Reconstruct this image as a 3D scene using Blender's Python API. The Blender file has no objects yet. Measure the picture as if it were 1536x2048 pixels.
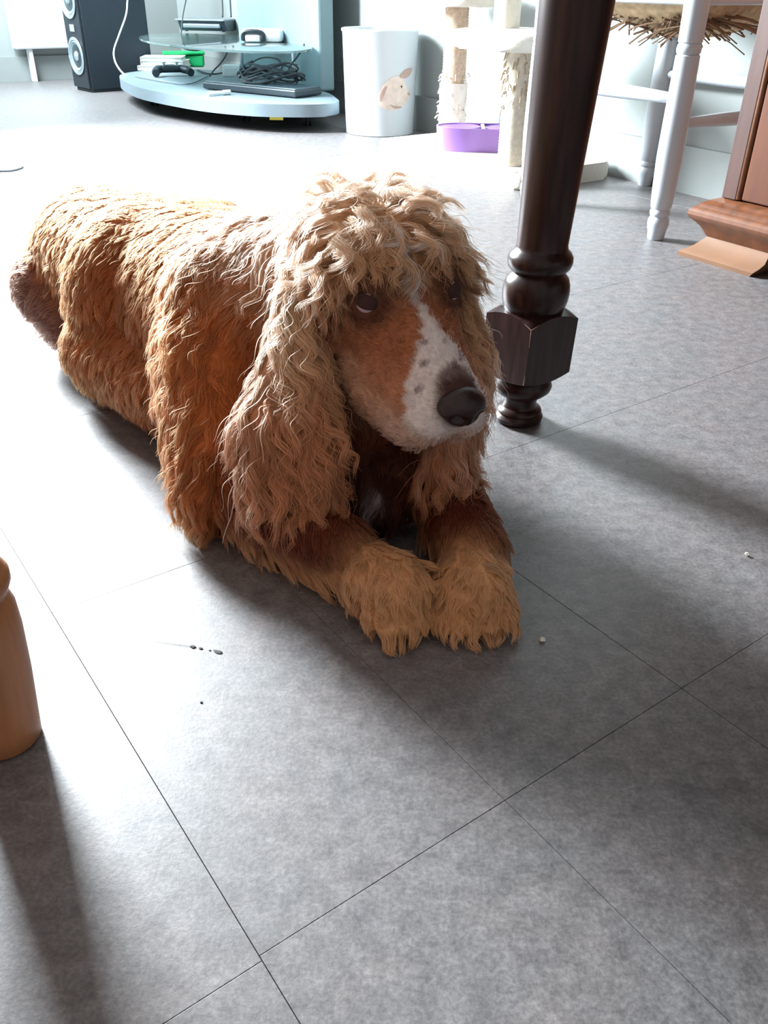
import bpy, bmesh, math, random
import numpy as np
from mathutils import Vector, Matrix, kdtree

# ------------------------------------------------------------------ camera
F_PX, CAM_H = 1695.0, 0.48
A_ = np.array([-0.588, 0.809])      # floor direction of the right wall
B_ = np.array([0.809, 0.588])       # floor direction of the back wall
_up = np.array([0.01149645, 0.84791352, 0.53000991])
_fw = np.array([0, 0, -1.0]); _fwd = _fw - _up * _fw.dot(_up); _fwd /= np.linalg.norm(_fwd)
_rt = np.cross(_fwd, _up)
ROT = np.array([_rt, _fwd, _up])
sc = bpy.context.scene
cd = bpy.data.cameras.new('camera'); cam = bpy.data.objects.new('camera', cd)
sc.collection.objects.link(cam); sc.camera = cam
cd.sensor_fit = 'VERTICAL'; cd.sensor_height = 36.0; cd.sensor_width = 27.0
cd.lens = F_PX * 36.0 / 2048.0; cd.clip_start = 0.02
M4 = Matrix.Identity(4)
for i in range(3):
    for j in range(3): M4[i][j] = float(ROT[i, j])
M4[2][3] = CAM_H
cam.matrix_world = M4

# ------------------------------------------------------------------ world, light, exposure
sc.view_settings.view_transform = 'Standard'; sc.view_settings.look = 'None'
sc.view_settings.gamma = 1.0; sc.view_settings.exposure = 0.0
sc.view_settings.use_curve_mapping = False
wd = bpy.data.worlds.new('world'); sc.world = wd; wd.use_nodes = True
bg = wd.node_tree.nodes['Background']
bg.inputs[0].default_value = (0.80, 0.76, 0.74, 1); bg.inputs[1].default_value = 0.56

def AB(a, b, z=0.0): return (a * A_[0] + b * B_[0], a * A_[1] + b * B_[1], z)

def window_light(name, a, b, z, w, h, power, tgt, col):
    ld = bpy.data.lights.new(name, 'AREA'); ld.shape = 'RECTANGLE'; ld.size = w; ld.size_y = h
    ld.energy = power; ld.color = col
    o = bpy.data.objects.new(name, ld); sc.collection.objects.link(o)
    o.location = AB(a, b, z)
    d = Vector(tgt) - o.location
    o.rotation_euler = d.to_track_quat('-Z', 'Y').to_euler()
    return o
WALL_A, WALL_B = 5.35, 2.105
AW = np.array([-0.532, 0.847]); NW = np.array([0.847, 0.532]); WALL_N = 1.988   # right wall
WIN_A, JOG_B = 3.56, 0.74            # nearer window wall on the left, and the return wall behind it
window_light('window_daylight', WIN_A - 0.05, 0.30, 1.28, 0.70, 1.00, 590.0, AB(0, 0.45, 0.55), (0.87, 0.95, 1.0))
window_light('added_daylight_far', 4.45, JOG_B + 0.05, 1.25, 1.25, 1.2, 220.0, AB(4.2, 2.0, 0.5), (0.82, 0.94, 1.0))  # unseen window light, added to brighten the tv corner

sc.cycles.max_bounces = 6; sc.cycles.diffuse_bounces = 3; sc.cycles.glossy_bounces = 3
sc.cycles.transmission_bounces = 4; sc.cycles.transparent_max_bounces = 8
sc.cycles.use_denoising = True
sc.cycles.sample_clamp_indirect = 4.0

# ------------------------------------------------------------------ helpers
def P(px, py, d):
    c = np.array([(px - 768) / F_PX * d, -(py - 1024) / F_PX * d, -d])
    q = ROT @ c; return np.array([q[0], q[1], q[2] + CAM_H])

def FL(px, py, z=0.0):
    c = np.array([px - 768, -(py - 1024), -F_PX]); q = ROT @ c
    t = (z - CAM_H) / q[2]; return np.array([q[0] * t, q[1] * t, z])

def s2l(c):
    return tuple(((v / 255.0) / 12.92 if v <= 10.3 else (((v / 255.0) + 0.055) / 1.055) ** 2.4) for v in c)

MATS = {}
def mat(name, rgb, rough=0.5, metal=0.0, noise=0.0, nscale=30.0, bump=0.0, stretch=(1, 1, 1), coat=0.0, spec=0.5, trans=0.0, rgb2=None):
    if name in MATS: return MATS[name]
    m = bpy.data.materials.new(name); m.use_nodes = True; MATS[name] = m
    nt = m.node_tree; b = nt.nodes['Principled BSDF']
    base = s2l(rgb)
    b.inputs['Base Color'].default_value = (*base, 1); b.inputs['Roughness'].default_value = rough
    b.inputs['Metallic'].default_value = metal; b.inputs['Coat Weight'].default_value = coat
    b.inputs['Specular IOR Level'].default_value = spec; b.inputs['Transmission Weight'].default_value = trans
    if noise > 0 or rgb2 or bump:
        tc = nt.nodes.new('ShaderNodeTexCoord'); mp = nt.nodes.new('ShaderNodeMapping'); nz = nt.nodes.new('ShaderNodeTexNoise')
        mp.inputs['Scale'].default_value = stretch
        nz.inputs['Scale'].default_value = nscale; nz.inputs['Detail'].default_value = 5
        nt.links.new(tc.outputs['Object'], mp.inputs[0]); nt.links.new(mp.outputs[0], nz.inputs['Vector'])
        rp = nt.nodes.new('ShaderNodeValToRGB')
        c2 = s2l(rgb2) if rgb2 else tuple(v * (1 - noise) for v in base)
        c1 = base if rgb2 else tuple(min(1, v * (1 + noise * 0.6)) for v in base)
        rp.color_ramp.elements[0].position = 0.32; rp.color_ramp.elements[1].position = 0.68
        rp.color_ramp.elements[0].color = (*c2, 1); rp.color_ramp.elements[1].color = (*c1, 1)
        nt.links.new(nz.outputs['Fac'], rp.inputs[0]); nt.links.new(rp.outputs[0], b.inputs['Base Color'])
        if bump:
            bp = nt.nodes.new('ShaderNodeBump'); bp.inputs['Strength'].default_value = bump; bp.inputs['Distance'].default_value = 0.002
            nt.links.new(nz.outputs['Fac'], bp.inputs['Height']); nt.links.new(bp.outputs[0], b.inputs['Normal'])
    return m

def link(name, me, m, parent=None, smooth=False):
    o = bpy.data.objects.new(name, me); sc.collection.objects.link(o)
    if m is not None: me.materials.append(m)
    if parent is not None: o.parent = parent
    if smooth:
        for p in me.polygons: p.use_smooth = True
    return o

def obj(name, bm, m, parent=None, smooth=False, ang=None):
    me = bpy.data.meshes.new(name); bm.normal_update(); bm.to_mesh(me); bm.free()
    o = link(name, me, m, parent, smooth)
    if smooth and ang:
        try: me.set_sharp_from_angle(angle=math.radians(ang))
        except Exception: pass
    return o

def thing(name, label, cat, loc=(0, 0, 0), rz=0.0, group=None):
    o = bpy.data.objects.new(name, None); sc.collection.objects.link(o)
    o.location = loc; o.rotation_euler = (0, 0, rz); o.empty_display_size = 0.05
    return tag(o, label, cat, group)

def tag(o, label, cat, group=None, kind=None):
    o['label'] = label; o['category'] = cat
    if group: o['group'] = group
    if kind: o['kind'] = kind
    return o

def bm_box(bm, c, s, rz=0.0, bev=0.0, M=None):
    r = bmesh.ops.create_cube(bm, size=1.0)
    vs = r['verts']
    bmesh.ops.scale(bm, vec=s, verts=vs)
    if bev > 0:
        es = list({e for v in vs for e in v.link_edges})
        rr = bmesh.ops.bevel(bm, geom=es, offset=bev, segments=2, affect='EDGES', profile=0.5)
        vs = list({v for v in rr['verts']} | {v for v in vs if v.is_valid})
    T = Matrix.Translation(c) @ Matrix.Rotation(rz, 4, 'Z')
    if M is not None: T = M @ T
    bmesh.ops.transform(bm, matrix=T, verts=[v for v in vs if v.is_valid])
    return bm

def box(c, s, rz=0.0, bev=0.0): return bm_box(bmesh.new(), c, s, rz, bev)

def lathe(prof, n=32, lean=(0, 0), sq=None):
    bm = bmesh.new(); rings = []
    for z, r in prof:
        rings.append([bm.verts.new((r * math.cos(2 * math.pi * k / n) + lean[0] * z, r * math.sin(2 * math.pi * k / n) + lean[1] * z, z)) for k in range(n)])
    for a, b in zip(rings, rings[1:]):
        for k in range(n): bm.faces.new((a[k], a[(k + 1) % n], b[(k + 1) % n], b[k]))
    bm.faces.new(rings[0][::-1]); bm.faces.new(rings[-1])
    return bm

def spline(pts, n=12):
    pts = [np.array(p, float) for p in pts]; out = []
    q = [2 * pts[0] - pts[1]] + pts + [2 * pts[-1] - pts[-2]]
    for i in range(1, len(q) - 2):
        for k in range(n):
            t = k / n; p0, p1, p2, p3 = q[i - 1], q[i], q[i + 1], q[i + 2]
            out.append(0.5 * ((2 * p1) + (-p0 + p2) * t + (2 * p0 - 5 * p1 + 4 * p2 - p3) * t * t + (-p0 + 3 * p1 - 3 * p2 + p3) * t ** 3))
    out.append(pts[-1]); return out

def bm_tube(bm, pts, r, n=8, taper=None):
    pts = [np.array(p, float) for p in pts]; rings = []
    prev = None
    for i, p in enumerate(pts):
        t = pts[min(i + 1, len(pts) - 1)] - pts[max(i - 1, 0)]; t = t / (np.linalg.norm(t) + 1e-9)
        if prev is None:
            ref = np.array([0, 0, 1.0]) if abs(t[2]) < 0.9 else np.array([1.0, 0, 0])
            s = np.cross(t, ref)
        else: s = prev - t * prev.dot(t)
        s = s / (np.linalg.norm(s) + 1e-9); prev = s; w = np.cross(t, s)
        rr = r if taper is None else r * taper(i / (len(pts) - 1))
        rings.append([bm.verts.new(tuple(p + rr * (math.cos(2 * math.pi * k / n) * s + math.sin(2 * math.pi * k / n) * w))) for k in range(n)])
    for a, b in zip(rings, rings[1:]):
        for k in range(n): bm.faces.new((a[k], a[(k + 1) % n], b[(k + 1) % n], b[k]))
    bm.faces.new(rings[0][::-1]); bm.faces.new(rings[-1])
    return bm

def prism(poly, z0, z1, bev=0.0):
    bm = bmesh.new()
    a = [bm.verts.new((x, y, z0)) for x, y in poly]; b = [bm.verts.new((x, y, z1)) for x, y in poly]
    n = len(poly)
    bm.faces.new(a[::-1]); bm.faces.new(b)
    for k in range(n): bm.faces.new((a[k], a[(k + 1) % n], b[(k + 1) % n], b[k]))
    if bev > 0:
        es = [e for e in bm.edges if abs(e.verts[0].co.z - e.verts[1].co.z) < 1e-6]
        bmesh.ops.bevel(bm, geom=es, offset=bev, segments=3, affect='EDGES', profile=0.5)
    return bm

def copy_tree(o, parent=None):
    c = o.copy(); sc.collection.objects.link(c); c.parent = parent
    for ch in o.children: copy_tree(ch, c)
    return c

RZ_A = math.atan2(A_[1], A_[0])   # local x along A
RZ_B = math.atan2(B_[1], B_[0])   # local x along B
rnd = random.Random(7); rng = np.random.default_rng(11)

# ------------------------------------------------------------------ setting: floor with vinyl tiles
def floor_mat():
    m = bpy.data.materials.new('vinyl_tile'); m.use_nodes = True; nt = m.node_tree; b = nt.nodes['Principled BSDF']
    g = nt.nodes.new('ShaderNodeNewGeometry')
    def nz(scale, det, rough=0.6):
        n = nt.nodes.new('ShaderNodeTexNoise'); n.inputs['Scale'].default_value = scale; n.inputs['Detail'].default_value = det
        n.inputs['Roughness'].default_value = rough; nt.links.new(g.outputs['Position'], n.inputs['Vector']); return n
    n1, n2, n3 = nz(58, 7, 0.75), nz(300, 4, 0.7), nz(14, 4)
    def ramp(src, p0, p1, c0, c1):
        r = nt.nodes.new('ShaderNodeValToRGB'); r.color_ramp.elements[0].position = p0; r.color_ramp.elements[1].position = p1
        r.color_ramp.elements[0].color = (*c0, 1); r.color_ramp.elements[1].color = (*c1, 1); nt.links.new(src, r.inputs[0]); return r
    r1 = ramp(n1.outputs['Fac'], 0.30, 0.70, s2l((91, 89, 90)), s2l((142, 139, 139)))
    r2 = ramp(n2.outputs['Fac'], 0.36, 0.66, (0.62, 0.61, 0.62), (1.10, 1.09, 1.09))
    r3 = ramp(n3.outputs['Fac'], 0.3, 0.7, (0.92, 0.97, 0.99), (1.06, 1.00, 0.98))
    def mul(a, c):
        x = nt.nodes.new('ShaderNodeMix'); x.data_type = 'RGBA'; x.blend_type = 'MULTIPLY'; x.inputs[0].default_value = 1
        nt.links.new(a, x.inputs[6]); nt.links.new(c, x.inputs[7]); return x.outputs[2]
    col = mul(mul(r1.outputs[0], r2.outputs[0]), r3.outputs[0])
    nt.links.new(col, b.inputs['Base Color'])
    b.inputs['Roughness'].default_value = 0.44; b.inputs['Specular IOR Level'].default_value = 1.0
    bp = nt.nodes.new('ShaderNodeBump'); bp.inputs['Strength'].default_value = 0.12; bp.inputs['Distance'].default_value = 0.001
    nt.links.new(n2.outputs['Fac'], bp.inputs['Height']); nt.links.new(bp.outputs[0], b.inputs['Normal'])
    return m
VINYL = floor_mat()
JOINT = mat('joint_dark', (84, 80, 80), 0.8)
fl = obj('floor', prism([AB(-1.6, -2.6)[:2], AB(-1.6, 2.45)[:2], AB(WALL_A + .05, 2.45)[:2], AB(WALL_A + .05, -2.6)[:2]][::1], -0.06, -0.0016), JOINT)
fl['kind'] = 'structure'
TS = 0.384; A0, B0 = 0.267, 0.109
tile_mes = {}
def cuts(lo, n, wide_from, wide):     # joints: square tiles, and larger sheets beyond
    out = [lo + k * TS for k in range(n)]
    while out[-1] < 6: out.append(out[-1] + wide)
    return out
bcuts = [B0 + k * TS for k in range(-7, 1)] + [B0 + TS / 2, B0 + TS] + [B0 + TS + 1.45, B0 + TS + 2.9]
acuts = [A0 + k * TS for k in range(-3, 3)] + [A0 + 2 * TS + k * 1.45 for k in range(1, 5)]
acuts_l = [A0 + k * TS for k in range(-3, 15)]
for j in range(len(bcuts) - 1):
    b0, b1 = bcuts[j], bcuts[j + 1]; ac = acuts if b0 >= B0 + TS - .01 else acuts_l; gb = .00055
    for a0, a1 in zip(ac, ac[1:]):
        if a0 > WALL_A or (a0 * A_ + b0 * B_) @ NW > WALL_N: continue
        key = (round(a1 - a0, 3), round(b1 - b0, 3))
        if key not in tile_mes:
            t = obj('tile', box((0, 0, 0), (a1 - a0 - .0005, b1 - b0 - (.0003 if b1 - b0 < .3 else .0008), 0.004), 0, 0.00012), VINYL, fl); tile_mes[key] = t.data
        else: t = link('tile', tile_mes[key], None, fl)
        sh = -0.0035 if b0 < B0 - .01 else 0.0
        t.location = AB((a0 + a1) / 2 + sh, (b0 + b1) / 2, -0.002); t.rotation_euler = (0, 0, RZ_A)

WHITEWALL = mat('white_wall', (154, 161, 160), 0.8, noise=0.03, nscale=6)
SKIRT = mat('skirting_white', (148, 154, 153), 0.55, noise=0.02, nscale=20)
def wall_piece(bm, along, a0, a1, b0, b1, z0, z1):
    vs = [AB(a0, b0), AB(a1, b0), AB(a1, b1), AB(a0, b1)]
    lo = [bm.verts.new((v[0], v[1], z0)) for v in vs]; hi = [bm.verts.new((v[0], v[1], z1)) for v in vs]
    bm.faces.new(lo); bm.faces.new(hi[::-1])
    for k in range(4): bm.faces.new((lo[k], hi[k], hi[(k + 1) % 4], lo[(k + 1) % 4]))
def WP(t, off=0.0): return tuple(AW * t + NW * (WALL_N + off))     # a point along the right wall
_k = WALL_N * float(NW @ A_); T_END = (WALL_A - _k) / float(AW @ A_)      # where it meets the back wall
T0 = -1.9
w = obj('wall_right', prism([WP(T0), WP(T0, .1), WP(T_END + .1, .1), WP(T_END)], 0, 2.6), WHITEWALL); w['kind'] = 'structure'
CORNER_B = float(np.array(WP(T_END)) @ B_)
w = obj('wall_back', prism([AB(WALL_A, JOG_B)[:2], AB(WALL_A + .1, JOG_B)[:2], AB(WALL_A + .1, CORNER_B + .1)[:2], AB(WALL_A, CORNER_B + .02)[:2]], 0, 2.6), WHITEWALL); w['kind'] = 'structure'
PAINT = mat('white_paint', (222, 226, 228), 0.35)
GLASSM = mat('window_glass', (240, 250, 250), 0.02, trans=1.0)
def wall_with_window(name, wname, p0, p1, out, u0, u1, z0, z1):
    """upright wall from p0 to p1 with one opening u0..u1 (metres from p0), z0..z1, and its framed window"""
    p0, p1, out = np.array(p0), np.array(p1), np.array(out); L = np.linalg.norm(p1 - p0); d = (p1 - p0) / L
    bm = bmesh.new()
    def blk(a, b, za, zb):
        vs = [p0 + d * a, p0 + d * b, p0 + d * b + out * .12, p0 + d * a + out * .12]
        lo = [bm.verts.new((v[0], v[1], za)) for v in vs]; hi = [bm.verts.new((v[0], v[1], zb)) for v in vs]
        bm.faces.new(lo[::-1]); bm.faces.new(hi)
        for k in range(4): bm.faces.new((lo[k], lo[(k + 1) % 4], hi[(k + 1) % 4], hi[k]))
    blk(0, u0, 0, 2.6); blk(u1, L, 0, 2.6); blk(u0, u1, 0, z0); blk(u0, u1, z1, 2.6)
    bmesh.ops.recalc_face_normals(bm, faces=bm.faces)
    o = obj(name, bm, WHITEWALL); o['kind'] = 'structure'
    c = p0 + d * (u0 + u1) / 2 + out * .06
    wn = bpy.data.objects.new(wname, None); sc.collection.objects.link(wn); wn['kind'] = 'structure'; wn.location = (c[0], c[1], (z0 + z1) / 2); wn.rotation_euler = (0, 0, math.atan2(d[1], d[0]))
    w_, h_ = u1 - u0, z1 - z0
    for cc, ss in (((-w_ / 2 + .02, 0, 0), (.04, .05, h_)), ((w_ / 2 - .02, 0, 0), (.04, .05, h_)), ((0, 0, 0), (.05, .05, h_)), ((0, 0, -h_ / 2 + .02), (w_, .05, .04)), ((0, 0, h_ / 2 - .02), (w_, .05, .04))):
        obj('window_frame', box(cc, ss, 0, .003), PAINT, wn)
    for sx in (-1, 1): obj('pane', box((sx * w_ / 4, 0, 0), (w_ / 2 - .06, .004, h_ - .08)), GLASSM, wn)
wall_with_window('wall_left', 'window_1', AB(WIN_A, -2.6)[:2], AB(WIN_A, JOG_B)[:2], A_, 2.5, 3.3, .72, 1.84)
wall_with_window('wall_left_return', 'added_window_2', AB(WIN_A + .12, JOG_B)[:2], AB(WALL_A + .1, JOG_B)[:2], -B_, .12, 1.48, .60, 1.90)  # second window is unseen, added for the far daylight
# skirtings
o = obj('baseboard_right', prism([WP(T0, -.012), WP(T0), WP(T_END), WP(T_END - .01, -.012)], 0, .118), SKIRT); o['kind'] = 'structure'
bm = bmesh.new(); wall_piece(bm, 0, WALL_A - 0.012, WALL_A, JOG_B, CORNER_B, 0, 0.118)
o = obj('baseboard_back', bm, SKIRT); o['kind'] = 'structure'

# ------------------------------------------------------------------ dark wooden table
DARK = mat('dark_polished_wood', (50, 31, 29), 0.30, noise=0.5, nscale=14, stretch=(9, 9, 1), coat=0.0, spec=0.35, bump=0.04)
WORN = mat('worn_edge_wood', (120, 84, 58), 0.5)
LEG = (0.1721, 1.0008)
TZ = 0.75
table = thing('dining_table', 'dark polished wooden dining table with turned leg and square block, beside the dog', 'table', (LEG[0], LEG[1], 0), RZ_A)
# local x along A: table extends to -x (towards the viewer) and to -y (B direction is local -y)
def leg_lower(): return [(0, .0265), (.003, .0305), (.008, .0315), (.0115, .0285), (.0125, .0275), (.0145, .0290), (.018, .0275), (.021, .0225), (.027, .0205), (.034, .0225), (.039, .0300), (.044, .0355), (.050, .0372), (.056, .0352), (.062, .0305), (.068, .028)]
def leg_upper():
    pr = [(.140, .031), (.146, .0345), (.153, .0375), (.161, .0395), (.170, .0402), (.179, .0392), (.186, .0367), (.191, .0325), (.1925, .031), (.195, .033), (.199, .0368), (.205, .0385), (.211, .0380), (.216, .0350), (.219, .0312), (.224, .0298)]
    for k in range(1, 14):
        t = k / 13; pr.append((.224 + t * .40, .0298 + .0135 * t))
    return pr
def block_bm():
    bm = bmesh.new(); h = .0390
    r = bmesh.ops.create_grid(bm, x_segments=12, y_segments=12, size=1.0)
    bm.free()
    # square block with each face's top and bottom edge cut to an arc, like a lathe shoulder
    bm = bmesh.new(); n = 10
    def ring(s, zc): pass
    top, bot = [], []
    per = []
    for side in range(4):
        for k in range(n):
            t = -1 + 2 * k / n
            x, y = ((h, t * h), (-t * h, h), (-h, -t * h), (t * h, -h))[side]
            per.append((x, y))
    def zt(x, y):
        r = math.hypot(x, y) / h
        return .0085 * (r - 1) / .414
    for x, y in per:
        top.append(bm.verts.new((x, y, .1475 - zt(x, y)))); bot.append(bm.verts.new((x, y, .064 + .7 * zt(x, y))))
    N = len(per)
    for k in range(N): bm.faces.new((bot[k], bot[(k + 1) % N], top[(k + 1) % N], top[k]))
    rt = [bm.verts.new((x * .70, y * .70, .1495)) for x, y in per]; rb = [bm.verts.new((x * .62, y * .62, .0605)) for x, y in per]
    for k in range(N):
        bm.faces.new((top[k], top[(k + 1) % N], rt[(k + 1) % N], rt[k])); bm.faces.new((rb[k], rb[(k + 1) % N], bot[(k + 1) % N], bot[k]))
    bm.faces.new(rt); bm.faces.new(rb[::-1])
    return bm
def make_leg(x, y, lean):
    bm = lathe(leg_lower(), 40)
    for part in (block_bm(), lathe(leg_upper(), 40)):
        me = bpy.data.meshes.new('tmp'); part.to_mesh(me); part.free(); bm.from_mesh(me); bpy.data.meshes.remove(me)
    bm_box(bm, (0, 0, .665), (.088, .088, .10), 0, .003)
    for v in bm.verts:
        v.co.x += lean[0] * v.co.z; v.co.y += lean[1] * v.co.z
    o = obj('leg', bm, DARK, table, True, 38); o.location = (x, y, 0)
    return o
# lean of the visible leg, world +x 0.033 per metre of height, turned into the table's frame
def w2l(dx, dy, rz): return (dx * math.cos(rz) + dy * math.sin(rz), -dx * math.sin(rz) + dy * math.cos(rz))
lx, ly = w2l(0.034, 0.0, RZ_A)
lg = make_leg(0, 0, (lx, ly))
hb2 = .0391
def lean_pt(x, y, z): return (x + lx * z, y + ly * z, z)
# worn paint along the block's nearest corner
near = min(((sx_, sy_) for sx_ in (-1, 1) for sy_ in (-1, 1)), key=lambda q_: np.linalg.norm(np.array(LEG) + np.array([q_[0] * hb2 * math.cos(RZ_A) - q_[1] * hb2 * math.sin(RZ_A), q_[0] * hb2 * math.sin(RZ_A) + q_[1] * hb2 * math.cos(RZ_A)])))
nx, ny = near[0] * hb2, near[1] * hb2
for pts_, tp in (([lean_pt(nx, ny, z) for z in (.139, .133, .126, .118)], 1), ([lean_pt(nx, ny, z) for z in (.071, .076, .083)], 1),
        ([lean_pt(nx, ny * (1 - t), .1393 + .0085 * (1.414 - math.hypot(1, 1 - t)) / .414) for t in (0, .1, .2, .32)], .6), ([lean_pt(nx * (1 - t), ny, .1393 + .0085 * (1.414 - math.hypot(1, 1 - t)) / .414) for t in (0, .1, .2, .3)], .6)):
    o = obj('worn_edge', bm_tube(bmesh.new(), pts_, .0006, 6, lambda t: 1.2 - t * tp), WORN, lg)
TL, TWd = 0.86, 0.68
for x, y in ((-TL, 0), (0, -TWd), (-TL, -TWd)): make_leg(x, y, (0, 0))
obj('tabletop', box((-TL / 2, -TWd / 2, TZ), (TL + .16, TWd + .16, .032), 0, .006), DARK, table)
for c, s in (((-TL / 2, 0, .67), (TL - .09, .022, .09)), ((-TL / 2, -TWd, .67), (TL - .09, .022, .09)), ((0, -TWd / 2, .67), (.022, TWd - .09, .09)), ((-TL, -TWd / 2, .67), (.022, TWd - .09, .09))):
    obj('apron', box(c, s, 0, .002), DARK, table)

# ------------------------------------------------------------------ light wooden chair, one leg in view
HONEY = mat('honey_wood', (178, 118, 76), 0.45, noise=0.25, nscale=10, stretch=(8, 8, 1), coat=0.15, bump=0.03)
CL = (-0.2790, 0.4441)
chair = thing('wooden_chair', 'honey brown wooden chair, its rounded turned leg reaching in at the left edge', 'chair', (CL[0], CL[1], 0), math.atan2(.25, -.95))
def chair_leg_prof(top):
    return [(0, .0225), (.003, .0255), (.02, .0268), (.06, .0300), (.10, .0318), (.120, .0312), (.129, .0285), (.131, .0280), (.134, .0300), (.140, .0325), (.146, .0325), (.151, .0300), (.156, .0275), (.165, .0300), (.175, .031), (.20, .030), (top, .024)]
for x, y in ((0, 0), (0, .40), (.38, 0), (.38, .40)):
    o = obj('leg', lathe(chair_leg_prof(.43), 32), HONEY, chair, True, 50); o.location = (x, y, 0)
obj('seat', box((.19, .20, .445), (.45, .47, .03), 0, .012), HONEY, chair)
for y in (0.0, .40): obj('stretcher', bm_tube(bmesh.new(), [(0, y, .24), (.19, y, .24), (.38, y, .24)], .011, 12), HONEY, chair, True)
for x in (0.0, .38): obj('stretcher', bm_tube(bmesh.new(), [(x, 0, .20), (x, .2, .20), (x, .40, .20)], .011, 12), HONEY, chair, True)
for x in (0.0, .38): obj('back_post', bm_tube(bmesh.new(), [(x, .40, .46), (x, .42, .70), (x, .45, .92)], .017, 12), HONEY, chair, True)
for z, y in ((.66, .416), (.86, .443)): obj('back_slat', box((.19, y, z), (.37, .016, .09), 0, .005), HONEY, chair)

# ------------------------------------------------------------------ white chair with torn rush seat
WPAINT = mat('white_gloss_paint', (184, 191, 198), 0.35, noise=0.03, nscale=12)
RUSH = mat('rush_straw', (196, 170, 132), 0.8, noise=0.3, nscale=60, bump=0.3)
STRAW = mat('torn_straw', (112, 84, 58), 0.8, noise=0.3, nscale=50)
WC = np.array([0.662, 2.235]); s2 = .306
u1 = np.array([.127, .599]); u1 /= np.linalg.norm(u1); rzc = math.atan2(u1[1], u1[0]) + math.pi / 4
wch = thing('rush_chair', 'white painted chair with a torn rush seat, standing behind the dark table leg', 'chair', (WC[0], WC[1], 0), rzc)
prof = [(0, .0160), (.003, .0180), (.018, .0200), (.034, .0235), (.044, .0225), (.049, .0195), (.0505, .0190), (.053, .0215), (.059, .0225), (.064, .0205), (.066, .0200), (.069, .0225), (.10, .0248), (.17, .0275), (.26, .0262), (.362, .0240), (.364, .0215), (.368, .0240), (.375, .0245), (.381, .0235), (.384, .0215), (.386, .0240), (.46, .0250)]
q = s2 / math.sqrt(2)
for x, y in ((-q, -q), (-q, q), (q, -q), (q, q)):
    o = obj('leg', lathe(prof, 28), WPAINT, wch, True, 40); o.location = (x, y, 0)
for a_, b_, z in (((-q, q), (q, q), .283), ((-q, q), (-q, -q), .236), ((q, -q), (-q, -q), .283)):
    a_, b_ = np.array(a_), np.array(b_)
    obj('stretcher', bm_tube(bmesh.new(), [tuple(a_ + (b_ - a_) * t) + (z,) for t in np.linspace(0, 1, 9)], .0125, 12, lambda t: .72 + .5 * math.sin(math.pi * t)), WPAINT, wch, True)
for c, s in (((0, -q, .466), (2 * q - .03, .034, .034)), ((0, q, .466), (2 * q - .03, .034, .034)), ((-q, 0, .466), (.034, 2 * q - .03, .034)), ((q, 0, .466), (.034, 2 * q - .03, .034))):
    obj('seat_rail', box(c, s, 0, .008), WPAINT, wch)
# sagging woven seat
bm = bmesh.new(); n = 20; grid = {}
for i in range(n + 1):
    for j in range(n + 1):
        x, y = -1 + 2 * i / n, -1 + 2 * j / n
        sag = (1 - x * x) * (1 - y * y)
        top_ = .462 + .006 * math.cos(max(abs(x), abs(y)) * 60) * .3
        grid[i, j, 0] = bm.verts.new((x * (q - .018), y * (q - .018), .470 + .002 * math.cos(40 * max(abs(x), abs(y)))))
        grid[i, j, 1] = bm.verts.new((x * (q - .018), y * (q - .018), .458 - .075 * sag ** .7 * (1.0 - .3 * x)))
for i in range(n):
    for j in range(n):
        bm.faces.new((grid[i, j, 0], grid[i + 1, j, 0], grid[i + 1, j + 1, 0], grid[i, j + 1, 0]))
        bm.faces.new((grid[i, j, 1], grid[i, j + 1, 1], grid[i + 1, j + 1, 1], grid[i + 1, j, 1]))
obj('woven_seat', bm, RUSH, wch, True)
bm = bmesh.new(); r2 = random.Random(5)
for k in range(150):
    x = -q * .85 + abs(r2.gauss(0, .5)) * q; y = q * .85 - abs(r2.gauss(0, .5)) * q; x = min(x, q * .8); y = max(y, -q * .8)
    z = .43 - .02 * r2.random(); an = r2.uniform(-2.6, 0.4); L = r2.uniform(.04, .12); dn = r2.uniform(.1, .55)
    p0 = np.array([x, y, z]); d = np.array([math.cos(an), math.sin(an), -dn * .5])
    pts = [p0 + d * L * s + np.array([0, 0, -dn * L * .5 * s * s]) for s in (0, .35, .7, 1)]
    bm_tube(bm, pts, r2.uniform(.0012, .0026), 5)
st = obj('torn_straw', bm, STRAW, wch); st['kind'] = 'stuff'; st['label'] = 'loose brown straw ends hanging under the seat'
for x in (q,):
    for y in (-q, q): obj('back_post', bm_tube(bmesh.new(), [(x, y, .46), (x + .015, y, .70), (x + .04, y, .95)], .019, 14), WPAINT, wch, True)
for z, dx in ((.62, .010), (.78, .024), (.92, .037)): obj('back_slat', box((q + dx, 0, z), (.016, 2 * q - .02, .05), 0, .005), WPAINT, wch)

# ------------------------------------------------------------------ wooden cabinet at right
OAK = mat('brown_cabinet_wood', (106, 62, 36), 0.45, noise=0.35, nscale=9, stretch=(6, 6, .8), coat=0.1, bump=0.04)
OAKL = mat('light_cabinet_wood', (116, 74, 48), 0.5, noise=0.2, nscale=9, stretch=(1, 8, 8), coat=0.1, bump=0.03)
CF = np.array([.640, 1.845])
# local frame: x along -A (to the viewer's right), y along B (towards the wall)
cab = thing('wood_cabinet', 'brown wooden cabinet with moulded plinth on a scrolled foot at the right edge', 'cabinet', (0, 0, 0), 0)
cab.location = (.640, 1.830, 0); cab.rotation_euler = (0, 0, math.atan2(-AW[1], -AW[0]))
CLn, CD = .95, .43
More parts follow.
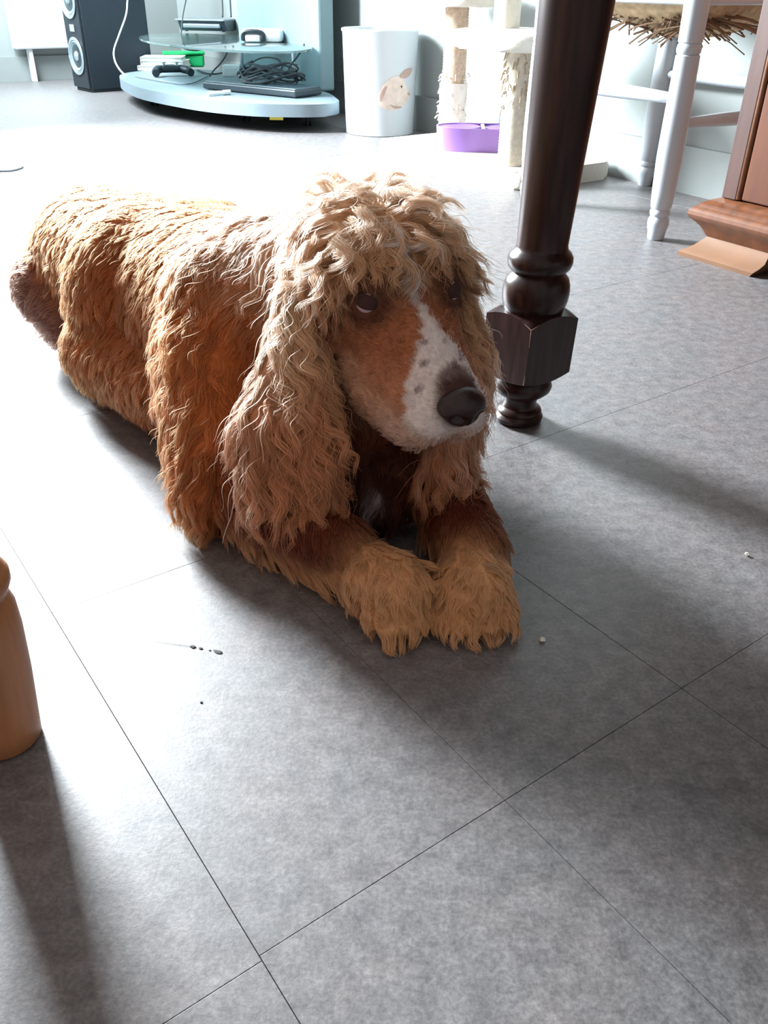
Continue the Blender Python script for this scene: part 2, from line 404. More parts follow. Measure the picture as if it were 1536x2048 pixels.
# plinth moulding : profile (outset, z)
def moulding(prof, x0, x1, y1):
    bm = bmesh.new(); rows = []
    for off, z in prof:
        rows.append([bm.verts.new((x0 - off, y1, z)), bm.verts.new((x0 - off, -off, z)), bm.verts.new((x1 + off, -off, z)), bm.verts.new((x1 + off, y1, z))])
    for a, b in zip(rows, rows[1:]):
        for k in range(3): bm.faces.new((a[k], a[k + 1], b[k + 1], b[k]))
        bm.faces.new((a[3], a[0], b[0], b[3]))
    bm.faces.new(rows[0][::-1]); bm.faces.new(rows[-1])
    return bm
BX = .035
pm = [(-.004, .040), (.000, .044), (.004, .052), (.011, .062), (.020, .071), (.028, .077), (.031, .084), (.030, .091), (.026, .096), (.022, .098), (.022, .1005), (.017, .102), (.017, .106), (.012, .108), (.004, .113), (-.012, .119)]
obj('plinth_moulding', moulding([(o_ , z) for o_, z in pm], BX, BX + CLn, CD), OAK, cab, True, 30)
# body with corner posts and recessed front panel
obj('carcass', box((BX + .014 + (CLn - .028) / 2, .03 + (CD - .03) / 2, .119 + .44), (CLn - .028, CD - .03, .88), 0, .001), OAK, cab)
POSTM = mat('cabinet_post_wood', (76, 48, 40), 0.5, noise=0.3, nscale=9, stretch=(6, 6, .8))
for x in (BX + .014 + .017, BX + CLn - .031): obj('corner_post', box((x, .022, .119 + .44), (.034, .03, .878), 0, .002), POSTM, cab)
obj('panel_bead', bm_tube(bmesh.new(), [(BX + .052, .012, .122), (BX + .052, .012, .5), (BX + .052, .012, .99)], .006, 10), OAKL, cab, True)
dr = obj('door', box((BX + .060 + .40, .020, .122 + .43), (.80, .022, .86), 0, .003), mat('cabinet_door_wood', (92, 48, 24), 0.42, noise=0.4, nscale=7, stretch=(5, 5, .7), coat=.15), cab)
obj('handle', bm_tube(bmesh.new(), [(BX + .80, .004, .62), (BX + .80, -.012, .60), (BX + .80, -.012, .56), (BX + .80, .004, .54)], .004, 8), mat('aged_brass', (120, 96, 52), .4, 1.0), dr, True)
obj('cabinet_top', box((BX + CLn / 2, CD / 2 - .005, 1.01), (CLn + .05, CD + .04, .03), 0, .008), OAK, cab)
# scrolled feet: concave profile extruded along x
def foot_bm(x0, x1):
    bm = bmesh.new(); pr = []
    for k in range(9):
        t = k / 8; pr.append((-.026 * (1 - math.sin(t * math.pi / 2)) + .004, .008 + .036 * t))   # (y, z) concave front
    pr = [(-.022, .0), (-.024, .006)] + pr
    back = [(.035, .044), (.035, .0)]
    poly = pr + back; a = [bm.verts.new((x0 + (-y * .9 - .004) * -1.0 if y < 0 else x0, y, z)) for y, z in poly]
    b = [bm.verts.new((x1, y, z)) for y, z in poly]; n = len(poly)
    bm.faces.new(a); bm.faces.new(b[::-1])
    for k in range(n): bm.faces.new((a[k], b[k], b[(k + 1) % n], a[(k + 1) % n]))
    bmesh.ops.recalc_face_normals(bm, faces=bm.faces)
    return bm
FOOT = mat('cabinet_foot_wood', (122, 88, 64), 0.55, noise=0.12, nscale=12)
def bracket(x0, x1):
    # foot whose front sweeps out towards the floor
    bm = bmesh.new(); prf = [(.006, .044), (.003, .040), (-.004, .033), (-.014, .023), (-.026, .0155), (-.036, .010), (-.038, .0085), (-.0365, 0)]
    rows = []
    for y, z in prf:
        o_ = -y
        rows.append([bm.verts.new((x0 - o_ * .8, .10, z)), bm.verts.new((x0 - o_ * .8, y, z)), bm.verts.new((x1 + .012 * math.sin(z / .044 * math.pi), y, z)), bm.verts.new((x1 + .012 * math.sin(z / .044 * math.pi), .03, z))])
    for a, b in zip(rows, rows[1:]):
        for k in range(3): bm.faces.new((a[k], a[k + 1], b[k + 1], b[k]))
        bm.faces.new((a[3], a[0], b[0], b[3]))
    bm.faces.new(rows[0]); bm.faces.new(rows[-1][::-1])
    bmesh.ops.recalc_face_normals(bm, faces=bm.faces)
    return bm
obj('foot', bracket(BX, BX + .150), FOOT, cab, True, 40)
f2 = obj('foot', bracket(-.150, 0), FOOT, cab, True, 40); f2.location = (BX + CLn, 0, 0)
obj('back_foot', box((BX + .05, CD - .05, .021), (.08, .08, .042), 0, .003), FOOT, cab); obj('back_foot', box((BX + CLn - .05, CD - .05, .021), (.08, .08, .042), 0, .003), FOOT, cab)

exec_later = []
# ------------------------------------------------------------------ background: tower speaker
BLK = mat('speaker_haze_black', (30, 42, 52), 0.55, noise=0.1, nscale=40)  # background haze put into both speaker blacks as a lifted blue tone
BLK2 = mat('speaker_baffle', (22, 30, 38), 0.5)
CONE = mat('speaker_cone', (120, 134, 140), 0.4, noise=.08)
CHROME = mat('silver_trim', (190, 200, 205), 0.3, 0.7)
sp = thing('tower_speaker', 'tall black floor speaker with round drivers on its narrow front, beside the tv stand', 'speaker', (-1.467, 4.640, 0), math.atan2(.75, -.66) )
# local: front edge along +x (towards back left), depth along -y... box from x 0..w, y -d..0
SW, SD, SH = .185, .34, .95
obj('cabinet_box', box((SW / 2, -SD / 2, SH / 2 + .012), (SW, SD, SH), 0, .004), BLK, sp)
obj('base_plate', box((SW / 2, -SD / 2, .006), (SW - .004, SD - .004, .012), 0, .002), BLK2, sp)
obj('baffle', box((SW / 2, .006, SH / 2 + .012), (SW - .006, .012, SH - .01), 0, .003), BLK2, sp)
def disc(cx, cz, r, name, m1, m2):
    bm = lathe([(0, r), (.006, r), (.007, r * .9), (.004, r * .86), (.006, r * .80), (-.012, r * .36), (-.010, r * .30), (-.004, r * .22), (-.001, .001)], 36)
    bmesh.ops.transform(bm, matrix=Matrix.Translation((cx, .012, cz)) @ Matrix.Rotation(-math.pi / 2, 4, 'X'), verts=bm.verts)
    o = obj(name, bm, m1, sp, True, 40)
    bm = lathe([(.002, r * .3), (.008, r * .24), (.012, r * .12), (.013, .001)], 24)
    bmesh.ops.transform(bm, matrix=Matrix.Translation((cx, .010, cz)) @ Matrix.Rotation(-math.pi / 2, 4, 'X'), verts=bm.verts)
    obj('dust_cap', bm, m2, o, True)
    bmr = bmesh.new(); bm_tube(bmr, [(cx + r * 1.02 * math.cos(a), .016, cz + r * 1.02 * math.sin(a)) for a in np.linspace(0, 2 * math.pi, 33)], .0035, 6)
    obj('trim_ring', bmr, CHROME, o, True)
disc(SW / 2, .155, .078, 'driver', CONE, CHROME); disc(SW / 2, .395, .078, 'driver', CONE, CHROME); disc(SW / 2, .635, .078, 'driver', CONE, CHROME); disc(SW / 2, .81, .035, 'tweeter', CONE, CHROME)
obj('badge', box((SW / 2, .014, .275), (.05, .004, .03), 0, .001), CHROME, sp)

# radiator under / beside the window
rad = thing('radiator', 'white panel radiator low on the back wall, left of the speaker', 'radiator', AB(WALL_A - .06, 0, 0), RZ_B)
rad.location = AB(WALL_A - .05, 0, 0)
RX0, RX1 = 1.52, 2.02
def bproj(px, py=60):
    c = np.array([px - 768, -(py - 1024), -F_PX]); q_ = ROT @ c
    t = (WALL_A - .09) / (q_[0] * A_[0] + q_[1] * A_[1]); p = np.array([0, 0, CAM_H]) + q_ * t
    return p[0] * B_[0] + p[1] * B_[1], p[2]
b0, _z = bproj(24, 60); b1, _z1 = bproj(190, 60); bz = bproj(80, 98)[1]
obj('panel', box(((b0 + b1) / 2, -.03, bz + .30), (b1 - b0, .022, .60), 0, .008), PAINT, rad)
obj('panel', box(((b0 + b1) / 2, .018, bz + .30), (b1 - b0, .022, .60), 0, .008), PAINT, rad)
obj('grille', box(((b0 + b1) / 2, -.006, bz + .605), (b1 - b0 - .01, .07, .012), 0, .003), PAINT, rad)
for x in (b0 + .08, b1 - .08): obj('bracket_foot', box((x, .0, bz / 2), (.02, .05, bz), 0, .002), PAINT, rad)

# ------------------------------------------------------------------ corner tv stand
SIL = mat('silver_grey_laminate', (118, 134, 142), 0.45, noise=0.05)
COLM = mat('pale_blue_column', (118, 142, 148), 0.5)
SMOKE = mat('shelf_glass', (200, 225, 225), 0.05, trans=0.9)
RUB = mat('black_rubber', (28, 34, 38), 0.6)
tvc = np.array([-.62, 4.05])
tv = thing('tv_stand', 'silver grey corner television stand on casters with a round glass shelf', 'tv stand', (tvc[0], tvc[1], 0), 0)
def closed(pts, n=5):
    q_ = [np.array(p, float) for p in pts]; N = len(q_); out = []
    for i in range(N):
        p0, p1, p2, p3 = q_[i - 1], q_[i], q_[(i + 1) % N], q_[(i + 2) % N]
        for k in range(n):
            t = k / n; out.append(.5 * (2 * p1 + (-p0 + p2) * t + (2 * p0 - 5 * p1 + 4 * p2 - p3) * t * t + (-p0 + 3 * p1 - 3 * p2 + p3) * t ** 3))
    return [tuple(p) for p in out]
ctrl = [(-.205, 3.62), (-.195, 3.49), (-.27, 3.420), (-.40, 3.408), (-.53, 3.432), (-.723, 3.550), (-.981, 3.826), (-1.116, 4.046), (-1.245, 4.36), (-1.255, 4.58), (-1.12, 4.76), (-.90, 4.76), (-.70, 4.56), (-.42, 4.13), (-.27, 3.86)]
base_poly = [(x - tvc[0], y - tvc[1]) for x, y in closed(ctrl)]
obj('base_board', prism(base_poly, .055, .098, .006), SIL, tv, True, 30)
obj('under_tray', prism([(x * .88, y * .88) for x, y in base_poly], .046, .055), mat('tray_dark', (40, 52, 58), .6), tv)
mj, mn = np.array([.52, -.854]), np.array([.854, .52])
shelf_poly = []
for a in np.linspace(0, 2 * math.pi, 56, endpoint=False):
    p_ = np.array([-.73, 4.15]) - tvc + mj * .66 * math.cos(a) + mn * .29 * math.sin(a); shelf_poly.append(tuple(p_))
obj('glass_shelf', prism(shelf_poly, .250, .258, .002), SMOKE, tv, True, 30)
pc = np.array([-.5055 , 4.18]) - tvc + NW * .045
obj('column', box((pc[0], pc[1], .098 + .55), (.80, .07, 1.10), math.atan2(AW[1], AW[0]), .01), COLM, tv)
for t_ in (-.30, .24):
    q_ = pc - NW * .07 - AW * t_
    obj('shelf_support', bm_tube(bmesh.new(), [(q_[0], q_[1], .098), (q_[0], q_[1], .18), (q_[0], q_[1], .251)], .009, 10), CHROME, tv, True)
def caster(x, y):
    o = obj('caster', box((x, y, .046), (.024, .04, .018), 0, .003), RUB, tv)
    for s in (-1, 1):
        bm = lathe([(-.007, .018), (-.006, .0225), (.006, .0225), (.007, .018)], 20)
        bmesh.ops.transform(bm, matrix=Matrix.Translation((x + s * .011, y - .01, .0225)) @ Matrix.Rotation(math.pi / 2, 4, 'Y'), verts=bm.verts)
        obj('wheel', bm, RUB, o, True, 40)
for px, py in ((309, 211), (492, 243)):
    p = FL(px, py); caster(p[0] - tvc[0], p[1] - tvc[1] + .02)
caster(.30, -.42); caster(-.40, .55); caster(.14, .10)
o = obj('base_badge', box((.20, -.602, .0475), (.05, .006, .014)), mat('yellow_sticker', (205, 190, 70), .5), tv); o['label'] = 'small yellow sticker under the front edge'
ZB, ZS = .098, .258
# things on the glass shelf
GREY = mat('grey_plastic', (128, 142, 148), 0.4, noise=.04); DGR = mat('dark_grey_plastic', (58, 74, 84), 0.45); WPL = mat('white_plastic', (232, 238, 240), 0.35); BKP = mat('black_plastic', (34, 46, 54), 0.4)
p = FL(418, 62, ZS)
stb = thing('set_top_box', 'grey set-top box with sloped front, on the left of the glass shelf', 'receiver', tuple(p), math.radians(-12))
bm = box((0, 0, .026), (.25, .19, .045), 0, .004)
for v in bm.verts:
    if v.co.y < 0 and v.co.z < .02: v.co.y += .022
obj('housing', bm, DGR, stb); obj('lid', box((-.005, -.005, .051), (.262, .20, .008), 0, .003), GREY, stb)
bm = box((0, -.086, .026), (.20, .02, .02), 0, .006); obj('front_flap', bm, GREY, stb)
for x in (-.1, .1):
    for y in (-.05, .07): obj('foot', lathe([(0, .008), (.005, .008)], 12), RUB, stb).location = (x, y, 0)
p = FL(512, 84, ZS)
wd_ = thing('white_console', 'white plastic console with dark horseshoe slot at front right of the glass shelf', 'console', tuple(p), math.radians(-8))
bm = box((.03, .02, .025), (.18, .11, .05), 0, .018); obj('housing', bm, WPL, wd_, True, 40)
bmr = bmesh.new(); bm_tube(bmr, spline([(-.045, -.038, .006), (-.04, -.038, .034), (0, -.04, .041), (.04, -.038, .034), (.045, -.038, .006)], 6), .009, 10); obj('slot_rim', bmr, BKP, wd_, True)
obj('slot_block', box((0, -.04, .015), (.062, .03, .024), 0, .005), WPL, wd_, True, 40)
p = FL(490, 60, ZS)
blk = thing('small_black_box', 'small dark upright device behind the set-top box on the shelf', 'device', tuple(p + np.array([.05, .12, 0])), 0.2)
obj('housing', box((0, 0, .045), (.075, .05, .09), 0, .02), BKP, blk, True, 40); obj('base', box((0, 0, .004), (.09, .06, .008), 0, .002), BKP, blk)
hl = thing('white_helmet_speaker', 'domed white device behind the console on the glass shelf', 'device', tuple(FL(548, 66, ZS) + np.array([.0, .10, 0])), 0)
obj('dome', lathe([(0, .06), (.02, .07), (.05, .066), (.075, .05), (.092, .026), (.097, .002)], 32), WPL, hl, True, 40)
obj('base_ring', lathe([(0, .064), (.006, .072), (.012, .071)], 32), BKP, hl, True)
# things on the base board
stack = [('white magazine lying lowest in the pile on the stand', (0, 0), .22, .16, .020, WPL), ('white paper booklet in the middle of the pile on the stand', (.006, .008), .21, .15, .022, mat('paper_cream', (228, 228, 218), .7)), ('white booklet lying on top of the pile on the stand', (-.004, .012), .20, .15, .016, mat('paper_white', (240, 242, 240), .7))]
pb = FL(318, 138, ZB); z = ZB; pb = pb + np.array([.035, -.02, 0])
for k, (lab, (dx, dy), w_, d_, h_, m_) in enumerate(stack):
    t = thing('booklet', lab, 'booklet', (pb[0] + dx, pb[1] + dy, z), math.radians(-6 + 5 * k), 'pile of booklets on the tv stand')
    obj('pages', box((0, 0, h_ / 2), (w_ - .006, d_ - .006, h_ - .004), 0), mat('paper_edges', (214, 218, 214), .8), t)
    obj('cover', box((0, 0, h_ - .001), (w_, d_, .002)), m_, t); obj('cover', box((0, 0, .001), (w_, d_, .002)), m_, t)
    obj('spine', box((-w_ / 2, 0, h_ / 2), (.003, d_, h_)), m_, t); z += h_
GRN = mat('green_plastic', (20, 160, 92), .4)
g = thing('green_case', 'bright green plastic case beside the pile of booklets', 'case', tuple(FL(372, 134, ZB) + np.array([.03, -.0, 0])), math.radians(8))
obj('shell', box((0, 0, .030), (.13, .09, .055), 0, .008), GRN, g); obj('lid', box((-.035, -.01, .066), (.21, .10, .014), .12, .005), GRN, g)
gc = thing('game_controller', 'dark game pad leaning in front of the green case', 'controller', tuple(FL(342, 152, ZB) + np.array([0, 0, .030])), math.radians(24))
bm = bmesh.new(); bm_box(bm, (0, 0, 0), (.14, .05, .03), 0, .012)
for s in (-1, 1): bm_tube(bm, spline([(s * .05, -.01, 0), (s * .075, -.04, -.006), (s * .08, -.07, -.012)], 5), .017, 10)
obj('shell', bm, BKP, gc, True, 50)
for s in (-1, 1):
    o = obj('thumb_stick', lathe([(0, .005), (.010, .005), (.012, .011), (.016, .010)], 14), CHROME, gc, True, 40); o.location = (s * .03, -.012, .013)
obj('button_pad', box((0, .006, .016), (.04, .02, .004), 0, .001), CHROME, gc)
fa, fb = FL(395, 178, ZB), FL(600, 199, ZB); frz = math.atan2(fb[1] - fa[1], fb[0] - fa[0]); fn = np.array([-math.sin(frz), math.cos(frz), 0]); fm = (fa + fb) / 2 + fn * .085
lp = thing('media_player', 'long flat black media player lying along the front edge of the tv stand', 'player', (fm[0], fm[1], ZB), frz)
obj('housing', box((0, 0, .016), (.50, .16, .026), 0, .006), BKP, lp); obj('lid', box((0, .004, .030), (.485, .15, .006), 0, .003), mat('player_lid', (70, 86, 96), .3), lp)
for x in (-.2, .2):
    for y in (-.06, .06): obj('foot', lathe([(0, .008), (.004, .008)], 12), RUB, lp).location = (x, y, 0)
wb = thing('power_adapter', 'white square power adapter behind the flat black player', 'adapter', tuple(FL(466, 153, ZB)), math.radians(-4))
obj('housing', box((0, 0, .025), (.085, .06, .05), 0, .004), WPL, wb); obj('plug_face', box((0, -.030, .022), (.06, .004, .03), 0, .001), mat('adapter_face', (214, 220, 222), .5), wb)
mk = thing('white_marker', 'short white marker lying at the front left of the flat black player', 'marker', tuple(FL(440, 190, ZB) + np.array([0, -.02, .0092])), math.radians(42))
bm = bmesh.new(); bm_tube(bm, [(-.05, 0, 0), (.0, 0, 0), (.02, 0, 0)], .0075, 12); obj('barrel', bm, WPL, mk, True, 40)
bm = bmesh.new(); bm_tube(bm, [(.02, 0, 0), (.05, 0, 0)], .009, 12); obj('cap', bm, mat('marker_cap', (215, 222, 226), .4), mk, True, 40)
CAB = mat('dark_cable', (44, 54, 60), .6); CABG = mat('grey_cable', (120, 132, 138), .6)
def cable(name, lab, pts, r, m, n=10):
    bm = bmesh.new(); bm_tube(bm, spline(pts, n), r, 6); o = obj(name, bm, m, None, True); tag(o, lab, 'cable'); return o
def PW(px, py, d): return P(px, py, d)
def onb(px, py, lift=.006): return FL(px, py, ZB + lift)
# coil tangle
bm = bmesh.new(); rr = random.Random(3)
cen = np.array([fm[0], fm[1], ZB + .036]) + np.array([.045, -.01, .0])
for k in range(9):
    a0 = rr.random() * 6.28; rad_ = rr.uniform(.05, .12); pts = []
    for s in np.linspace(0, 6.28 * rr.uniform(.6, 1.1), 14):
        pts.append(cen + np.array([1.15 * rad_ * math.cos(a0 + s) + rr.uniform(-.008, .008), .45 * rad_ * math.sin(a0 + s), .008 + .012 * k * .5 + .018 * math.sin(s * 2 + k)]))
    bm_tube(bm, spline(pts, 3), .0038, 6)
o = obj('cable_tangle', bm, CAB, None, True); tag(o, 'tangled heap of dark cables on the flat black player', 'cable')
c0 = np.array([fm[0] - .04, fm[1] - .02, ZB + .036])
cable('cable_loop', 'dark cable rising in an upright oval loop above the cable heap', [c0 + np.array(v) for v in ((-.02, .05, 0), (.0, .05, .06), (.05, .05, .085), (.11, .05, .08), (.125, .05, .05), (.08, .05, .028), (.02, .05, .03), (.0, .05, .0))], .0032, CAB)
cable('hanging_cable', 'dark cable curving down beside the right end of the glass shelf', [P(605, 5, 3.5), P(611, 40, 3.5), P(613, 75, 3.48), P(600, 105, 3.46), P(582, 130, 3.46), P(572, 150, 3.46)], .004, CAB)
cable('hanging_cable', 'thin dark cable sagging below the left of the glass shelf', [P(372, 0, 4.1), P(366, 30, 4.08), P(363, 60, 4.06), P(362, 92, 4.0), P(390, 101, 3.95), P(425, 92, 3.95), P(440, 84, 3.95)], .0032, CAB)
cable('hanging_cable', 'dark cable dropping from mid shelf to the pile of dark cables', [P(455, 94, 3.95), P(452, 110, 3.93), P(440, 128, 3.92), P(428, 140, 3.9), P(420, 152, 3.88)], .0036, CAB)
cable('hanging_cable', 'dark cable rising behind the set-top box, left of the column', [P(444, 0, 3.98), P(445, 20, 3.98), P(445, 34, 3.98)], .004, CAB)
cable('hanging_cable', 'dark cable standing against the column behind the shelf', [P(460, 0, 3.95), P(461, 18, 3.95), P(462, 34, 3.95)], .004, CAB)
cable('flat_cable', 'thin grey cable lying in curves in front of the game pad', [onb(270, 152), onb(300, 158), onb(335, 164), onb(375, 168), onb(400, 160), onb(418, 150)], .003, CABG)
cable('flat_cable', 'dark cable lying along the stand left of the adapter', [onb(395, 140), onb(410, 146), onb(430, 148), onb(450, 144)], .004, CAB)
cable('audio_cable', 'white cord hanging in front of the black speaker', [P(255, 0, 4.02), P(252, 30, 4.02), P(238, 70, 4.02), P(228, 100, 4.01), P(230, 122, 4.0), P(240, 140, 3.98), P(252, 152, 3.95)], .0042, mat('white_cord', (226, 232, 236), .5))
fl_c = [FL(-30, 346, .003), FL(0, 342, .003), FL(22, 341, .003), FL(38, 337, .003), FL(46, 333, .003)]
cable('floor_cord', 'short end of a grey cord lying on the bright floor at the left edge', fl_c, .003, CABG)

# ------------------------------------------------------------------ white bin with a rabbit print
bx_, by_ = -.036, 3.475
WENM = mat('white_bin', (196, 204, 210), .4)
bn = thing('storage_bin', 'tall white round bin printed with a rabbit, right of the tv stand', 'bin', (bx_, by_, 0), 0)
rb_, rt_, hb = .126, .136, .33
obj('bucket', lathe([(0, rb_ - .004), (.002, rb_), (hb, rt_), (hb + .004, rt_ + .004), (hb + .010, rt_ + .004), (hb + .012, rt_), (hb + .010, rt_ - .005), (hb - .02, rt_ - .006)], 48), WENM, bn, True, 50)
obj('lid', lathe([(hb - .012, rt_ - .006), (hb - .006, rt_ - .007), (hb - .002, rt_ * .7), (hb, .002)], 40), mat('bin_lid_grey', (150, 152, 152), .5), bn, True)
def onbin(px, py, off=.0008):
    # point of the bin's front surface seen around this place
    c = np.array([px - 768, -(py - 1024), -F_PX]); d = ROT @ c; o_ = np.array([0, 0, CAM_H]); R = rb_ + (rt_ - rb_) * .4 + off
    dx, dy = d[0], d[1]; ox, oy = -bx_, -by_
    a = dx * dx + dy * dy; b = 2 * (ox * dx + oy * dy); c_ = ox * ox + oy * oy - R * R; D = max(b * b - 4 * a * c_, 0)
    t = (-b - math.sqrt(D)) / (2 * a); p = o_ + d * t; z = p[2]; th = math.atan2(p[1] - by_, p[0] - bx_)
    return th, z
def decal(name, pts, m, off, parent):
    th0, z0 = [], []
    pp = [onbin(x, y) for x, y in pts]; cth = sum(p[0] for p in pp) / len(pp); cz = sum(p[1] for p in pp) / len(pp)
    bm = bmesh.new()
    def v(th, z): R = rb_ + (rt_ - rb_) * z / hb + off; return bm.verts.new((R * math.cos(th), R * math.sin(th), z))
    rings = []
    for s in (1.0, .8, .6, .4, .2, .06): rings.append([v(cth + (t - cth) * s, cz + (z - cz) * s) for t, z in pp])
    n = len(pp)
    for a, b in zip(rings, rings[1:]):
        for k in range(n): bm.faces.new((a[k], a[(k + 1) % n], b[(k + 1) % n], b[k]))
    bm.faces.new(rings[-1]); bmesh.ops.recalc_face_normals(bm, faces=bm.faces)
    return obj(name, bm, m, parent)
rabm = mat('rabbit_print', (214, 198, 188), .6, noise=.12, nscale=60); rabd = mat('rabbit_dark', (176, 150, 138), .6, noise=.1, nscale=60); rabk = mat('rabbit_eye', (40, 34, 36), .4)
def smooth_poly(pts, n=4):
    q_ = [np.array(p, float) for p in pts]; N = len(q_); out = []
    for i in range(N):
        p0, p1, p2, p3 = q_[i - 1], q_[i], q_[(i + 1) % N], q_[(i + 2) % N]
        for k in range(n):
            t = k / n; out.append(.5 * (2 * p1 + (-p0 + p2) * t + (2 * p0 - 5 * p1 + 4 * p2 - p3) * t * t + (-p0 + 3 * p1 - 3 * p2 + p3) * t ** 3))
    return [tuple(p) for p in out]
rabbit = decal('rabbit_print', smooth_poly([(800, 152), (788, 153), (776, 160), (764, 172), (756, 190), (755, 205), (762, 215), (778, 221), (794, 219), (804, 213), (813, 204), (819, 193), (819, 183), (812, 172), (808, 160)]), rabm, .0006, bn)
rabbit['label'] = 'pale beige rabbit picture'
decal('print_ear', smooth_poly([(799, 155), (803, 145), (812, 138), (823, 136), (820, 148), (812, 156)]), rabd, .0009, rabbit)
decal('print_paw', smooth_poly([(780, 209), (790, 212), (803, 213), (802, 216), (788, 217)]), rabd, .0010, rabbit)
decal('print_shade', smooth_poly([(760, 190), (766, 178), (774, 172), (770, 186), (764, 200), (760, 203)]), rabd, .0010, rabbit)
decal('print_nose', smooth_poly([(815, 186), (819.5, 185), (819, 191), (815.5, 190)]), rabd, .0011, rabbit)
decal('print_eye', smooth_poly([(801.0, 173), (802.6, 170.6), (804.2, 173), (802.6, 176)]), rabk, .0012, rabbit)

# ------------------------------------------------------------------ cat tree
PLUSH = mat('cream_plush', (198, 192, 180), .9, noise=.06, nscale=120, bump=.2); SISAL = mat('sisal_rope', (204, 180, 156), .85, noise=.25, nscale=90, bump=.3); FRAY = mat('frayed_plush', (226, 218, 208), .95, noise=.1, nscale=60)
ct = thing('cat_tree', 'cream cat scratching tree with sisal posts, half hidden by the dark table leg', 'cat tree', AB(0, 0, 0), RZ_A)
# local: x = A, y = -B
def rrect(x0, x1, y0, y1, r, n=6):
    out = []
    for cx, cy, a in ((x1 - r, y1 - r, 0), (x0 + r, y1 - r, 90), (x0 + r, y0 + r, 180), (x1 - r, y0 + r, 270)):
        for k in range(n + 1): t = math.radians(a + 90 * k / n); out.append((cx + r * math.cos(t), cy + r * math.sin(t)))
    return out
obj('base', prism(rrect(1.745, 2.435, -2.075, -1.715, .03), 0, .048, .012), PLUSH, ct, True, 35)
def W2CT(x, y): return (x * A_[0] + y * A_[1], -(x * B_[0] + y * B_[1]))
p2 = W2CT(.348, 2.555); p1 = W2CT(.208, 3.08)
def wrap_post(x, y, z0, z1, r, name, m, rope=False):
    prof = []
    if rope:
        n = int((z1 - z0) / .004)
        for k in range(n + 1): prof.append((z0 + (z1 - z0) * k / n, r + (.0012 if k % 2 else -.0008)))
    else: prof = [(z0, r), ((z0 + z1) / 2, r * 1.01), (z1, r)]
    o = obj(name, lathe(prof, 28), m, ct, True, 60); o.location = (x, y, 0); return o
wrap_post(p2[0], p2[1], .048, .335, .041, 'sisal_post', mat('sisal_pale', (216, 206, 188), .9, noise=.15, nscale=80, bump=.3), True)
wrap_post(p1[0], p1[1], .048, .42, .037, 'sisal_post', SISAL, True)
def frays(cx, cy, z0, z1, r, seed, n, tip=.016):
    bm = bmesh.new(); q_ = random.Random(seed)
    for k in range(n):
        a = q_.random() * 6.28; z = q_.uniform(z0, z1); L = q_.uniform(.006, tip)
        p0 = np.array([cx + r * math.cos(a), cy + r * math.sin(a), z]); d = np.array([math.cos(a + q_.uniform(-1.3, 1.3)), math.sin(a + q_.uniform(-1.3, 1.3)), q_.uniform(-2.2, .6)]); d = d / np.linalg.norm(d)
        bm_tube(bm, [p0, p0 + d * L * .5, p0 + d * L + np.array([0, 0, -.008])], q_.uniform(.0010, .0026), 5)
    return bm
# sleeve of torn plush around the lower half of the far post
prof = [(.048, .043), (.09, .044), (.13, .0425), (.17, .045), (.205, .046)]
o = obj('torn_sleeve', lathe(prof, 28), FRAY, ct, True, 60); o.location = (p1[0], p1[1], 0)
o = obj('loose_fibres', frays(p1[0], p1[1], .10, .24, .042, 4, 120), FRAY, ct); o['kind'] = 'stuff'
o = obj('loose_fibres', frays(p2[0], p2[1], .19, .33, .041, 9, 110), mat('fray_tan', (176, 156, 132), .95), ct); o['kind'] = 'stuff'
obj('platform', prism(rrect(p2[0] - .17, p2[0] + .17, p2[1] - .15, p2[1] + .15, .09, 8), .335, .378, .016), PLUSH, ct, True, 35)
obj('platform', prism(rrect(p1[0] - .17, p1[0] + .13, p1[1] - .12, p1[1] + .12, .07, 8), .42, .46, .014), PLUSH, ct, True, 35)
pp3 = W2CT(.315, 2.66); wrap_post(pp3[0], pp3[1], .378, .80, .036, 'plush_post', PLUSH)
obj('platform', prism(rrect(pp3[0] - .19, pp3[0] + .19, pp3[1] - .14, pp3[1] + .14, .08, 8), .80, .84, .014), PLUSH, ct, True, 35)

# twin purple pet bowl, standing on the cat tree base
PUR = mat('purple_plastic', (148, 112, 190), .4)
pbw = thing('twin_pet_bowl', 'purple double pet bowl on the cat tree base, behind the sisal post', 'pet bowl', (.285, 2.80, .048), math.radians(-3))
bm = bmesh.new(); N = 64; HB = .066
def bowl_r(a):
    return .0
outer = []
for k in range(N):
    a = 2 * math.pi * k / N; x = .142 * math.copysign(abs(math.cos(a)) ** .7, math.cos(a)); y = .068 * math.copysign(abs(math.sin(a)) ** .85, math.sin(a)) * (1 - .10 * math.exp(-(x / .03) ** 2))
    outer.append((x, y))
vb = [bm.verts.new((x * .95, y * .95, 0)) for x, y in outer]; vt = [bm.verts.new((x, y, HB)) for x, y in outer]; vr = [bm.verts.new((x * .965, y * .93, HB)) for x, y in outer]; vi = [bm.verts.new((x * .965, y * .93, HB - .004)) for x, y in outer]
for k in range(N):
    j = (k + 1) % N
    bm.faces.new((vb[k], vb[j], vt[j], vt[k])); bm.faces.new((vt[k], vt[j], vr[j], vr[k])); bm.faces.new((vr[k], vr[j], vi[j], vi[k]))
bm.faces.new(vb[::-1])
obj('bowl_body', bm, PUR, pbw, True, 40)
PURI = mat('purple_inside', (110, 78, 150), .45)
for s in (-1, 1):
    o = obj('bowl_hollow', lathe([(.012, .020), (.016, .040), (.040, .052), (HB - .003, .056), (HB - .001, .060), (HB - .003, .063)], 36), PURI, pbw, True, 50); o.location = (s * .072, 0, 0); o.scale = (1.05, .98, 1)
obj('bowl_bridge', box((0, 0, HB - .004), (.012, .11, .006), 0, .002), PUR, pbw)

